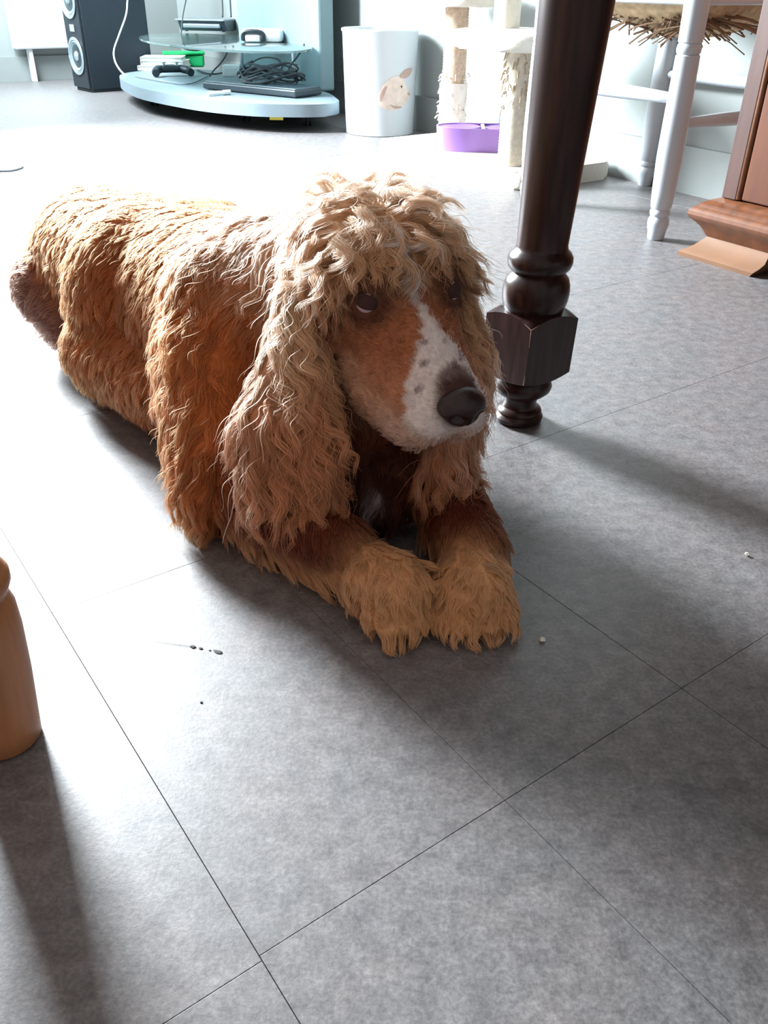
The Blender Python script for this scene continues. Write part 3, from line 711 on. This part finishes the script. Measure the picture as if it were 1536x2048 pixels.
# ------------------------------------------------------------------ crumbs and marks on the floor
CRUMB = mat('paper_crumb', (236, 232, 220), .8); SPECK = mat('dark_speck', (30, 28, 30), .7)
def crumb(px, py, r, m, name, lab, cat, flat=.6, sx=1.0):
    bm = bmesh.new(); bmesh.ops.create_icosphere(bm, subdivisions=2, radius=r); q_ = random.Random(int(px))
    for v in bm.verts: v.co *= q_.uniform(.7, 1.15); v.co.z *= flat; v.co.x *= sx
    z0 = min(v.co.z for v in bm.verts); o = obj(name, bm, m); p = FL(px, py); o.location = (p[0], p[1], -z0); o.rotation_euler = (0, 0, -.35); tag(o, lab, cat); return o
crumb(1085, 1282, .0030, CRUMB, 'paper_crumb', 'tiny white crumb on the floor right of the dog paws', 'crumb')
crumb(1493, 1111, .0026, CRUMB, 'paper_crumb', 'tiny white crumb on the floor near the right edge, in front of the table leg', 'crumb')
crumb(386, 1294, .0018, SPECK, 'dark_speck', 'black speck in the row left of the paws, first from the left', 'speck', .25, 1.8)
crumb(402, 1297, .0014, SPECK, 'dark_speck', 'black speck in the row left of the paws, second from the left', 'speck', .25, 1.5)
crumb(420, 1301, .0010, SPECK, 'dark_speck', 'smallest black speck in the row left of the paws', 'speck', .25, 1.2)
crumb(436, 1304, .0020, SPECK, 'dark_speck', 'long black speck in the row left of the paws, nearest to the dog', 'speck', .22, 2.4)
crumb(403, 1405, .0012, SPECK, 'dark_speck', 'lone dark speck on the floor below the row of specks', 'speck', .3)
bm = bmesh.new(); bm_tube(bm, [FL(308, 1282, .0004), FL(340, 1287, .0004), FL(384, 1293, .0004)], .00013, 5)
o = obj('hair_strand', bm, SPECK); tag(o, 'single thin dark hair on the floor beside the row of specks', 'hair')

# ------------------------------------------------------------------ the dog
S_ = P(828, 585, .745); N_ = P(938, 770, .70)
HS = 1.13
hf = N_ - P(838, 590, .745); HL = np.linalg.norm(hf); hf /= HL
hl_ = np.cross(np.array([0, 0, 1.0]), hf); hl_ /= np.linalg.norm(hl_)     # dog's left
hu = np.cross(hf, hl_)
def Hd(f, l, u): return S_ + HS * (f * hf + l * hl_ + u * hu)
HEADT = ('skull', 'brow', 'cheek', 'face', 'muzzle', 'lip', 'chin')
prims = []   # tag, p0, r0, p1, r1
def cap(tag_, p0, r0, p1=None, r1=None):
    if tag_ in HEADT: r0 *= HS; r1 = None if r1 is None else r1 * HS
    p0 = np.array(p0, float); p1 = p0 + 1e-5 if p1 is None else np.array(p1, float); prims.append((tag_, p0, r0, p1, r0 if r1 is None else r1))
# trunk
RUMP = np.array([-.415, 1.247, .132]); CH2 = np.array([-.105, .895, .150])
cap('body', RUMP, .100, CH2, .118)
cap('body', (-.30, 1.08, .135), .112); cap('rump', P(112, 575, 1.24), .060, P(160, 635, 1.22), .055); cap('body', P(270, 508, 1.22), .084, P(430, 545, 1.08), .085); cap('rump', (-.40, 1.32, .09), .085)
cap('body', (-.36, 1.05, .07), .06, (-.20, .90, .07), .06)
cap('body', (-.10, .90, .17), .100, (-.05, .86, .15), .088)
cap('chest', (-.03, .82, .13), .085, (-.02, .80, .07), .06); cap('chest', (-.02, .765, .05), .048, (.04, .76, .05), .045); cap('chest', (-.01, .73, .035), .030)
cap('neck', (-.11, .90, .185), .095, Hd(-.075, 0, -.05), .062)
cap('shoulder', (-.165, .89, .18), .075, (-.175, .82, .11), .060)
# limbs
ER, EL = np.array([-.165, .735, .050]), np.array([.058, .745, .045])
cap('shoulder', (-.175, .85, .14), .070, ER, .046)
cap('shoulder', (.02, .87, .14), .055, EL, .038)
PRr, PLl = np.array([.012, .590, .030]), np.array([.078, .592, .030])
cap('foreleg', ER + np.array([.02, -.005, 0]), .044, PRr + np.array([-.05, .045, .008]), .033)
cap('foreleg', EL, .036, PLl + np.array([.004, .05, .008]), .032)
cap('paw', PRr + np.array([-.022, .020, .000]), .030, PRr, .032)
cap('paw', PLl + np.array([.002, .022, .000]), .030, PLl, .031)
for base, dr_ in ((PRr, np.array([.55, -.83, 0])), (PLl, np.array([.15, -.98, 0]))):
    sd = np.array([-dr_[1], dr_[0], 0])
    for k in (-1.5, -.5, .5, 1.5):
        cap('paw', base + sd * k * .013 + np.array([0, 0, -.008]), .014, base + dr_ * (.030 - .004 * abs(k)) + sd * k * .0155 + np.array([0, 0, -.016]), .011)
# head
cap('skull', Hd(-.058, 0, -.032), .056); cap('skull', Hd(-.035, .022, -.030), .040); cap('skull', Hd(-.035, -.022, -.030), .040)
cap('skull', Hd(-.095, 0, -.045), .050)
cap('brow', Hd(-.014, .030, -.014), .019); cap('brow', Hd(-.014, -.030, -.014), .019)
cap('cheek', Hd(-.035, .040, -.058), .034, Hd(-.06, .038, -.08), .030); cap('cheek', Hd(-.035, -.040, -.058), .034, Hd(-.06, -.038, -.08), .030)
cap('face', Hd(-.012, .016, -.036), .034, Hd(.03, .010, -.040), .029); cap('face', Hd(-.012, -.016, -.036), .034, Hd(.03, -.010, -.040), .029)
cap('muzzle', Hd(.02, 0, -.028), .027, Hd(.088, 0, -.026), .022)
cap('muzzle', Hd(.03, .018, -.050), .029, Hd(.086, .014, -.042), .022); cap('muzzle', Hd(.03, -.018, -.050), .029, Hd(.086, -.014, -.042), .022)
cap('lip', Hd(.035, .028, -.067), .026, Hd(.080, .020, -.059), .020); cap('lip', Hd(.035, -.028, -.067), .026, Hd(.080, -.020, -.059), .020)
cap('lip', Hd(.012, .030, -.072), .026); cap('lip', Hd(.012, -.030, -.072), .026)
cap('chin', Hd(.02, 0, -.078), .018, Hd(.070, 0, -.072), .014)
cap('throat', Hd(-.03, 0, -.085), .038, (-.02, .79, .13), .06)
# ears
ar = Hd(-.062, -.060, -.040); al = Hd(-.062, .060, -.040)
cap('ear', ar, .020, P(585, 700, .785), .024); cap('ear', P(585, 700, .785), .024, P(535, 850, .765), .022); cap('ear', P(535, 850, .765), .022, P(520, 960, .765), .017)
cap('ear', P(600, 700, .780), .024, P(620, 860, .760), .024); cap('ear', P(620, 860, .760), .024, P(630, 970, .760), .018)
cap('ear', P(570, 860, .763), .024, P(575, 980, .763), .018)
cap('ear', al, .020, P(935, 700, .83), .020); cap('ear', P(935, 700, .83), .020, P(905, 850, .80), .022); cap('ear', P(905, 850, .80), .022, P(890, 935, .79), .018)
TAGS = [p[0] for p in prims]
PA = np.array([p[1] for p in prims]); PB = np.array([p[3] for p in prims]); RA = np.array([p[2] for p in prims]); RB = np.array([p[4] for p in prims])
def sdf_all(X):
    d = np.empty((len(X), len(prims)))
    for k in range(len(prims)):
        ab = PB[k] - PA[k]; L2 = ab.dot(ab); t = np.clip(((X - PA[k]) @ ab) / max(L2, 1e-12), 0, 1)
        d[:, k] = np.linalg.norm(X - (PA[k] + t[:, None] * ab), axis=1) - (RA[k] + (RB[k] - RA[k]) * t)
    return d
bm = bmesh.new()
for tg, p0, r0, p1, r1 in prims:
    L = np.linalg.norm(p1 - p0); n = max(1, int(L / (min(r0, r1) * .22)) + 1) if L > 1e-3 else 1
    for k in range(n):
        t = k / max(1, n - 1); c = p0 + (p1 - p0) * t; r = r0 + (r1 - r0) * t
        bmesh.ops.create_icosphere(bm, subdivisions=3, radius=r, matrix=Matrix.Translation(tuple(c)))
me = bpy.data.meshes.new('dog_tmp'); bm.to_mesh(me); bm.free()
tmp = bpy.data.objects.new('dog_tmp', me); sc.collection.objects.link(tmp)
md = tmp.modifiers.new('r', 'REMESH'); md.mode = 'VOXEL'; md.voxel_size = .0040
ms = tmp.modifiers.new('s', 'SMOOTH'); ms.factor = .5; ms.iterations = 7
dg = bpy.context.evaluated_depsgraph_get()
dog_me = bpy.data.meshes.new_from_object(tmp.evaluated_get(dg)); bpy.data.objects.remove(tmp); bpy.data.meshes.remove(me)
dog_me.name = 'dog'

# ---- coat colours (markings of the coat by place; rump has its backlit shade put in)
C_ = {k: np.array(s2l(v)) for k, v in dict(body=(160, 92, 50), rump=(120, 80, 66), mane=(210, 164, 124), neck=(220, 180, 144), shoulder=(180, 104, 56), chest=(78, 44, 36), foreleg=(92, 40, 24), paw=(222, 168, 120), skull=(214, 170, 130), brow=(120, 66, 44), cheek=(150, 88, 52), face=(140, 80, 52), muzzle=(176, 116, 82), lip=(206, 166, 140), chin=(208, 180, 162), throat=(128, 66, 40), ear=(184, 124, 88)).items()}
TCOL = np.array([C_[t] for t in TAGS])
EYE_R, EYE_L = Hd(-.003, -.0370, -.009), Hd(-.003, .0370, -.009)
WHITE = np.array(s2l((236, 226, 222))); DKB = np.array(s2l((66, 36, 30))); BLOND = np.array(s2l((220, 180, 140)))
def smst(x, a, b):
    t = np.clip((x - a) / (b - a), 0, 1); return t * t * (3 - 2 * t)
spots = [(.050, .006, .0030), (.058, .016, .0036), (.066, .012, .0030), (.046, -.010, .0030), (.062, -.016, .0030), (.076, -.024, .0034), (.036, .012, .0026), (.072, .004, .0036), (.056, .021, .003), (.070, .022, .004)]
def colour(X, soft=.006):
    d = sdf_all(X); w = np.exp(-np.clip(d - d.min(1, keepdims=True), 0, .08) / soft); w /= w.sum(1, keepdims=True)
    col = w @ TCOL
    rel = (X - S_) / HS; f, l, u = rel @ hf, rel @ hl_, rel @ hu
    names = np.array(TAGS)[d.argmin(1)]
    head = np.isin(names, ['brow', 'face', 'muzzle', 'lip', 'chin', 'cheek', 'skull'])
    def mixm(m, c):
        m = np.where(head, m, 0)[:, None]; return col * (1 - m) + c * m
    # forehead: short brown above the eyes, blond further up
    # blaze: thin between the eyes, wide on the muzzle
    nz = .0016 * np.sin(f * 420 + 2 * np.sin(l * 300)) 
    hw = np.interp(f, [-.05, -.02, 0, .026, .040, .052, .066, .085, .10], [.0035, .0032, .0032, .0045, .0090, .018, .027, .032, .030]) + nz
    lc = np.interp(f, [-.05, 0, .05, .1], [.0, .002, -.001, -.005])
    m = (1 - smst(np.abs(l - lc), hw - .0025, hw + .0025)) * smst(u, -.055, -.035) * smst(f, -.06, -.045)
    col = mixm(m * .96, WHITE)
    # lower muzzle pale speckled
    m = smst(f, .05, .085) * smst(-u, .035, .055) * .6; col = mixm(m, np.array(s2l((214, 190, 176))))
    # liver patch behind the nose
    dn = np.linalg.norm(rel - (.088 * hf + 0 * hl_ - .006 * hu), axis=1); m = (1 - smst(dn, .012, .021)); col = mixm(m * .85, DKB * 1.5)
    dn = np.linalg.norm(rel - (.100 * hf - .016 * hu), axis=1); m = (1 - smst(dn, .016, .024)); col = mixm(m * .9, DKB)
    for sf, sl, r in spots:
        m = (1 - smst(np.hypot(f - sf, l - sl), r * .5, r * 1.2)) * (u > -.05); col = mixm(m * .75, DKB * 1.6)
    for e in (EYE_R, EYE_L):
        de = np.linalg.norm(X - e, axis=1); m = 1 - smst(de, .013, .032); col = mixm(m * .75, DKB * .9)
    # dark lip corner / under eye towards the ear
    m = (1 - smst(np.linalg.norm(X - Hd(-.020, -.056, -.042), axis=1), .008, .024)); col = mixm(m * .6, DKB)
    # ears: blond at the crown, redder down
    ear = names == 'ear'; me_ = np.where(ear, smst(X[:, 2], .14, .26), 0)[:, None]; col = col * (1 - me_) + BLOND * me_
    fr_ = np.where(names == 'foreleg', 1 - smst(X[:, 2], .022, .048), 0)[:, None] * .9; col = col * (1 - fr_) + C_['paw'] * fr_
    # white flash on the chest
    dc = np.linalg.norm(X - P(745, 1000, .80), axis=1); m = (1 - smst(dc, .018, .034))[:, None] * .8; m = np.where(np.isin(names, ['chest', 'throat'])[:, None], m, 0)
    col = col * (1 - m) + np.array(s2l((206, 200, 200))) * m
    return np.clip(col, 0.004, .9)
nv = len(dog_me.vertices); V = np.empty(nv * 3); dog_me.vertices.foreach_get('co', V); V = V.reshape(-1, 3)
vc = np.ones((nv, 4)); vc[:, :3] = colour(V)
at = dog_me.color_attributes.new('coat', 'FLOAT_COLOR', 'POINT'); at.data.foreach_set('color', vc.ravel())
SKIN = bpy.data.materials.new('dog_coat_base'); SKIN.use_nodes = True
nt = SKIN.node_tree; a_ = nt.nodes.new('ShaderNodeAttribute'); a_.attribute_name = 'coat'; nt.links.new(a_.outputs['Color'], nt.nodes['Principled BSDF'].inputs['Base Color'])
nt.nodes['Principled BSDF'].inputs['Roughness'].default_value = .8; nt.nodes['Principled BSDF'].inputs['Specular IOR Level'].default_value = .2
dog_me.materials.clear()
dog = link('dog', dog_me, SKIN, None, True)
tag(dog, 'curly golden brown and white spaniel with long wavy ears lying on the floor', 'dog')

# ---- fur
FUR = bpy.data.materials.new('dog_fur'); FUR.use_nodes = True
nt = FUR.node_tree
for n_ in list(nt.nodes):
    if n_.type == 'BSDF_PRINCIPLED': nt.nodes.remove(n_)
out = [n_ for n_ in nt.nodes if n_.type == 'OUTPUT_MATERIAL'][0]
hb_ = nt.nodes.new('ShaderNodeBsdfHairPrincipled'); hb_.parametrization = 'COLOR'
at_ = nt.nodes.new('ShaderNodeAttribute'); at_.attribute_name = 'fur_color'
nt.links.new(at_.outputs['Color'], hb_.inputs['Color'])
df_ = nt.nodes.new('ShaderNodeBsdfDiffuse'); nt.links.new(at_.outputs['Color'], df_.inputs['Color'])
mx_ = nt.nodes.new('ShaderNodeMixShader'); mx_.inputs[0].default_value = .5
nt.links.new(hb_.outputs[0], mx_.inputs[1]); nt.links.new(df_.outputs[0], mx_.inputs[2]); nt.links.new(mx_.outputs[0], out.inputs['Surface'])
hb_.inputs['Roughness'].default_value = .5; hb_.inputs['Radial Roughness'].default_value = .6; hb_.inputs['IOR'].default_value = 1.32

dog_me.calc_loop_triangles(); nt_ = len(dog_me.loop_triangles); T = np.empty(nt_ * 3, dtype=np.int32); dog_me.loop_triangles.foreach_get('vertices', T); T = T.reshape(-1, 3)
VN = np.empty(nv * 3); dog_me.vertices.foreach_get('normal', VN); VN = VN.reshape(-1, 3)
tc = V[T].mean(1); ar_ = .5 * np.linalg.norm(np.cross(V[T[:, 1]] - V[T[:, 0]], V[T[:, 2]] - V[T[:, 0]]), axis=1)
tdist = sdf_all(tc); ttag = tdist.argmin(1)
REG = {  # region: (group object, density strands/m2, length, lift, wave amp, wave length, clump, radius, strands per lock)
 'body': ('body_fur', 1.9, .022, .20, .0022, .030, .40, .00029, 34), 'rump': ('body_fur', 1.7, .017, .16, .0010, .04, .35, .00029, 30),
 'mane': ('body_fur', 1.7, .052, .34, .0042, .036, .60, .00032, 40), 'neck': ('body_fur', 1.7, .052, .38, .0044, .036, .62, .00032, 40),
 'shoulder': ('body_fur', 2.2, .038, .26, .0036, .030, .46, .00029, 36), 'chest': ('body_fur', 1.2, .030, .25, .002, .03, .6, .00034, 24),
 'foreleg': ('leg_fur', 2.2, .012, .12, .0005, .04, .35, .00030, 18), 'paw': ('paw_fur', 3.8, .0155, .36, .0020, .020, .52, .00028, 36),
 'skull': ('topknot', 3.2, .056, .74, .0068, .029, .60, .00029, 36), 'brow': ('face_fur', 2.8, .0060, .12, .0002, .05, .2, .00024, 10),
 'cheek': ('face_fur', 2.4, .009, .12, .0003, .05, .25, .00026, 10), 'face': ('face_fur', 2.8, .0060, .10, .0002, .05, .2, .00024, 10),
 'muzzle': ('face_fur', 3.0, .0050, .10, .0001, .05, .2, .00023, 10), 'lip': ('face_fur', 2.8, .0075, .14, .0003, .05, .3, .00025, 10),
 'chin': ('face_fur', 2.4, .009, .15, .0003, .05, .3, .00025, 10), 'throat': ('body_fur', 1.4, .020, .18, .001, .04, .5, .00033, 20),
 'ear': ('ear_fur', 3.2, .060, .24, .0050, .031, .60, .00030, 40)}
DENS = 85000.0
wts = ar_ * np.array([REG[TAGS[k]][1] for k in ttag])
# nothing on the belly side resting on the floor
wts = wts * (tc[:, 2] > .008)
NTOT = int(DENS * wts.sum())
cdf = np.cumsum(wts); cdf /= cdf[-1]
pick = np.searchsorted(cdf, rng.random(NTOT)); r1 = np.sqrt(rng.random(NTOT)); r2_ = rng.random(NTOT)
bw = np.stack([1 - r1, r1 * (1 - r2_), r1 * r2_], 1)
root = (V[T[pick]] * bw[:, :, None]).sum(1); nrm = (VN[T[pick]] * bw[:, :, None]).sum(1); nrm /= np.linalg.norm(nrm, axis=1, keepdims=True)
rtag = ttag[pick]
bare = (np.linalg.norm(root - EYE_R, axis=1) < .0125) | (np.linalg.norm(root - EYE_L, axis=1) < .0125)
NOSE_C = Hd(.101, 0, -.018)
bare |= np.linalg.norm(root - NOSE_C, axis=1) < .021
root, nrm, rtag = root[~bare], nrm[~bare], rtag[~bare]
rname = np.array(TAGS)[rtag]
def unit(v): return v / (np.linalg.norm(v, axis=-1, keepdims=True) + 1e-9)
CROWN = Hd(-.095, 0, .005)
def flow_dir(X, nm, Nn):
    F = np.zeros_like(X)
    bdir = np.array([-.66, .66, 0])
    for r_, v in dict(body=(-.55, .30, -.75), rump=(-.80, .35, -.45), mane=(-.35, .05, -.9), neck=(-.30, .2, -.9), shoulder=(-.45, .0, -.9), chest=(0, -.2, -1), throat=(0, 0, -1), ear=(0, -.12, -1)).items():
        F[nm == r_] = v
    m = nm == 'skull'; 
    if m.any():
        rad = unit(X[m] - CROWN); F[m] = rad * .8 + np.array([0, 0, -.75]) + .35 * hf
    m = np.isin(nm, ['brow', 'face', 'muzzle', 'lip', 'chin', 'cheek'])
    F[m] = -hf + np.array([0, 0, -.45])
    m = nm == 'foreleg'; F[m] = np.array([.25, -.6, -.6])
    m = nm == 'paw'; F[m] = np.array([.15, -.75, -.5]) + .5 * Nn[m] * np.array([1, 1, 0])
    F = F - Nn * (F * Nn).sum(1, keepdims=True) * .85
    return unit(F)
def grow(gx, gn, gname, L, lift, amp, wl, K, seed):
    """guide curves for locks: bent by gravity, kept off the body and the floor, waved"""
    g = np.random.default_rng(seed); n = len(gx)
    fl_ = flow_dir(gx, gname, gn)
    fl_ = unit(fl_ + g.normal(0, 1, (n, 3)) * np.where(gname == 'skull', .42, .22)[:, None])
    d = unit(gn * lift[:, None] + fl_ * (1 - lift[:, None]))
    pts = np.empty((n, K, 3)); pts[:, 0] = gx; p = gx.copy(); st = L / (K - 1)
    grav = np.where(np.isin(gname, ['skull']), .10, np.where(np.isin(gname, ['ear', 'neck', 'mane', 'shoulder', 'body']), .22, .08))
    for k in range(1, K):
        d = unit(d + np.array([0, 0, -1.0]) * grav[:, None] + fl_ * .10)
        p = p + d * st[:, None]
        D = sdf_all(p); dm = D.min(1); kk = D.argmin(1)
        ab = PB[kk] - PA[kk]; t = np.clip(((p - PA[kk]) * ab).sum(1) / np.maximum((ab * ab).sum(1), 1e-12), 0, 1); g_ = unit(p - (PA[kk] + t[:, None] * ab))
        mar = .0015 + .003 * k / K * (L / .05); push = np.maximum(mar - dm, 0)
        p = p + g_ * push[:, None]
        low = p[:, 2] < .003
        p[low, 2] = .003 + .002 * g.random(low.sum()); d[low, 2] = np.maximum(d[low, 2], 0); 
        pts[:, k] = p
    tan = unit(np.gradient(pts, axis=1)); sd = unit(np.cross(tan, gn[:, None, :] + np.array([.01, .02, .03]))); ot = np.cross(tan, sd)
    s = np.linspace(0, 1, K)[None, :]; ph = (2.6 * np.sin(gx[:, :1] * 31 + 1.3) + 2.6 * np.sin(gx[:, 1:2] * 27 + gx[:, 2:3] * 34) + g.normal(0, .9, (n, 1))); wlj = wl[:, None] * g.uniform(.8, 1.3, (n, 1)); arc = s * L[:, None]
    env = np.clip(s * 2.2, 0, 1); A = amp[:, None] * g.uniform(.5, 1.35, (n, 1)) * env
    w1 = np.sin(6.283 * arc / wlj + ph) - np.sin(ph) * (1 - env); w2 = np.cos(6.283 * arc / wlj + ph) * .38
    pts = pts + sd * (A * w1)[..., None] + ot * (A * w2)[..., None]
    pts[..., 2] = np.maximum(pts[..., 2], .0015)
    return pts
def build_group(gname_, seed):
    tags_in = [t for t in REG if REG[t][0] == gname_]
    m = np.isin(rname, tags_in)
    X, Nn, nm = root[m], nrm[m], rname[m]; n = len(X)
    if n == 0: return
    K = 6 if gname_ == 'face_fur' else 13
    g = np.random.default_rng(seed)
    par = lambda i: np.array([REG[t][i] for t in nm], float)
    pr_lock = 1.0 / par(8)
    is_g = g.random(n) < pr_lock
    gi = np.nonzero(is_g)[0]; GX, GN, gnm = X[gi], Nn[gi], nm[gi]
    L = par(2)[gi] * g.uniform(.75, 1.2, len(gi))
    # fringes: longer hair on the lower, outer side of the forelegs; shorter hair on top of the crown front
    fore = gnm == 'foreleg'
    low = fore & (GX[:, 2] < .045); L[low] *= 2.5
    ear = gnm == 'ear'; L[ear] *= np.interp(GX[ear, 2], [.06, .10, .2, .27], [.55, .85, 1.05, 1.0])
    sk = gnm == 'skull'; rel = (GX - S_) / HS; ff = rel @ hf; uu = rel @ hu; ll = np.abs(rel @ hl_)
    L[sk] *= np.interp(ff[sk], [-.06, -.035, -.012, .02], [1.0, .85, .28, .12])
    P_ = grow(GX, GN, gnm, L, par(3)[gi], par(4)[gi] * np.clip(L / (par(2)[gi] + 1e-9), .2, 1.2), par(5)[gi], K, seed + 1)
    kd = kdtree.KDTree(len(gi))
    for k, p in enumerate(GX): kd.insert(p, k)
    kd.balance()
    near = np.array([kd.find(p)[1] for p in X])
    cl = par(6)[:, None]; s = np.linspace(0, 1, K)[None, :]
    lf = g.uniform(.72, 1.0, n)
    # sample the guide at a shortened parameter
    u = s * lf[:, None] * (K - 1); i0 = np.minimum(u.astype(int), K - 2); fr = (u - i0)[..., None]
    Pg = P_[near]; ar0 = np.take_along_axis(Pg, i0[..., None].repeat(3, 2), 1); ar1 = np.take_along_axis(Pg, (i0 + 1)[..., None].repeat(3, 2), 1)
    C = ar0 * (1 - fr) + ar1 * fr
    off = (X - GX[near])[:, None, :]; keep = (1 - cl * (s ** .7))[..., None]
    C = C + off * keep
    print(gname_, n, len(gi))
    wild = g.random((n, 1)) < (.07 if gname_ not in ('face_fur', 'leg_fur') else .0)
    jl = par(2)[:, None] * np.where(wild, g.uniform(.1, .36, (n, 1)), g.uniform(.0, .075, (n, 1))); jd = unit(g.normal(0, 1, (n, 3)))
    C = C + (jd[:, None, :] * (jl * s)[..., None])
    C[..., 2] = np.maximum(C[..., 2], .001)
    col = colour(X, .008)
    lockj = g.normal(0, .17, (len(gi), 1)); col = col * np.exp(lockj[near] + g.normal(0, .10, (n, 1)))
    tip = g.random((n, 1))
    hc = bpy.data.hair_curves.new(gname_); hc.add_curves([K] * n)
    hc.attributes['position'].data.foreach_set('vector', C.astype(np.float32).ravel())
    ra = hc.attributes.get('radius') or hc.attributes.new('radius', 'FLOAT', 'POINT')
    prof_ = np.clip(1.05 - s ** 2 * .8, .15, 1); R = par(7)[:, None] * prof_ * g.uniform(.8, 1.25, (n, 1))
    ra.data.foreach_set('value', R.astype(np.float32).ravel())
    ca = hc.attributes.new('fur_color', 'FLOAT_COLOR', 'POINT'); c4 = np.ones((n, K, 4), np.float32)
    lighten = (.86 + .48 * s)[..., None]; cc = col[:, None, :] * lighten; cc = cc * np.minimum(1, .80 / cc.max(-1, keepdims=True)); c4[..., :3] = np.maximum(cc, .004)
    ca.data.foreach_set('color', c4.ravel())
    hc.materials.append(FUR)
    o = bpy.data.objects.new(gname_, hc); sc.collection.objects.link(o); o.parent = dog; o['kind'] = 'stuff'
    return o
LBL = {'topknot': 'curly blond hair on the crown', 'ear_fur': 'long wavy hair of the hanging ears, blond above and red brown below', 'paw_fur': 'light golden tufts on the front paws', 'leg_fur': 'short dark red hair of the forelegs', 'face_fur': 'short brown face hair with white blaze'}
for k, gn_ in enumerate(('body_fur', 'leg_fur', 'paw_fur', 'topknot', 'face_fur', 'ear_fur')):
    o = build_group(gn_, 100 + 10 * k)
    if o and gn_ in LBL: o['label'] = LBL[gn_]

# ---- nose, eyes
HM = Matrix(((hl_[0], hf[0], hu[0], 0), (hl_[1], hf[1], hu[1], 0), (hl_[2], hf[2], hu[2], 0), (0, 0, 0, 1)))
def place(bm, c): bmesh.ops.transform(bm, matrix=Matrix.Translation(tuple(c)) @ HM, verts=bm.verts); return bm
NOSEM = mat('nose_leather', (44, 26, 25), .36, noise=.3, nscale=220, bump=.35)
bm = bmesh.new(); bmesh.ops.create_uvsphere(bm, u_segments=56, v_segments=40, radius=1)
for v in bm.verts:
    x, y, z = v.co
    wdt = .0225 * (1.0 if z > 0 else 1 - .45 * (-z) ** 1.3)
    X, Y, Z = x * wdt, y * .0165, z * .0175
    for sgn in (-1, 1):
        dd = math.hypot(X - sgn * .0098, (Z - .0005) * 1.2)
        if Y > 0: Y -= .0105 * math.exp(-(dd / .0042) ** 2)
        d2 = math.hypot(X - sgn * .0165, Z + .004)
        if Y > 0: Y -= .003 * math.exp(-(d2 / .003) ** 2)
    if Y > 0: Y -= .0016 * math.exp(-(X / .0012) ** 2) * (1 if Z < .004 else 0)
    v.co = (X, Y, Z)
place(bm, Hd(.101, 0, -.018)); o = obj('nose', bm, NOSEM, dog, True); o['label'] = 'dark brown nose with two nostrils'
SCL = mat('eye_white', (196, 176, 186), .2); IRIS = mat('eye_dark', (26, 14, 12), .28); LID = mat('eyelid', (62, 36, 31), .85)
for e, sg in ((EYE_R, -1), (EYE_L, 1)):
    ec = e - sg * hl_ * -0.0 
    ec = e - hf * .003 - sg * hl_ * .001
    bm = bmesh.new(); bmesh.ops.create_uvsphere(bm, u_segments=24, v_segments=16, radius=.0104); bmesh.ops.translate(bm, vec=tuple(ec), verts=bm.verts)
    eo = obj('eye', bm, SCL, dog, True)
    look = unit(hf * .62 + sg * hl_ * .50 + hu * .95)
    bm = bmesh.new(); bmesh.ops.create_uvsphere(bm, u_segments=24, v_segments=16, radius=.0068); bmesh.ops.translate(bm, vec=tuple(ec + look * .0044), verts=bm.verts)
    obj('iris', bm, IRIS, eo, True)
    # upper and lower lids: shells around the ball
    outw = unit(hf * .75 + sg * hl_ * .65 - hu * .1); upv = unit(hu - outw * hu.dot(outw)); sdv = np.cross(outw, upv)
    for nm_, lo, hi, rr_ in (('upper_eyelid', .20, 1.35, .0117), ('lower_eyelid', -1.3, -.62, .0114)):
        bm = bmesh.new(); rows = []
        for i in range(9):
            el_ = lo + (hi - lo) * i / 8; row = []
            for j in range(17):
                az = -1.5 + 3.0 * j / 16; bend = (abs(az) / 1.5) ** 2 * (-.10 if nm_[0] == 'u' else .34)
                e2 = el_ + bend * (1 if (i < 2 if nm_[0] == 'u' else i > 6) else .6)
                dv = outw * math.cos(e2) * math.cos(az) + sdv * math.cos(e2) * math.sin(az) + upv * math.sin(e2)
                row.append(bm.verts.new(tuple(ec + dv * rr_)))
            rows.append(row)
        for a, b in zip(rows, rows[1:]):
            for j in range(16): bm.faces.new((a[j], a[j + 1], b[j + 1], b[j]))
        lo_ = obj(nm_, bm, LID, eo, True); sm = lo_.modifiers.new('t', 'SOLIDIFY'); sm.thickness = .0016; sm.offset = 1
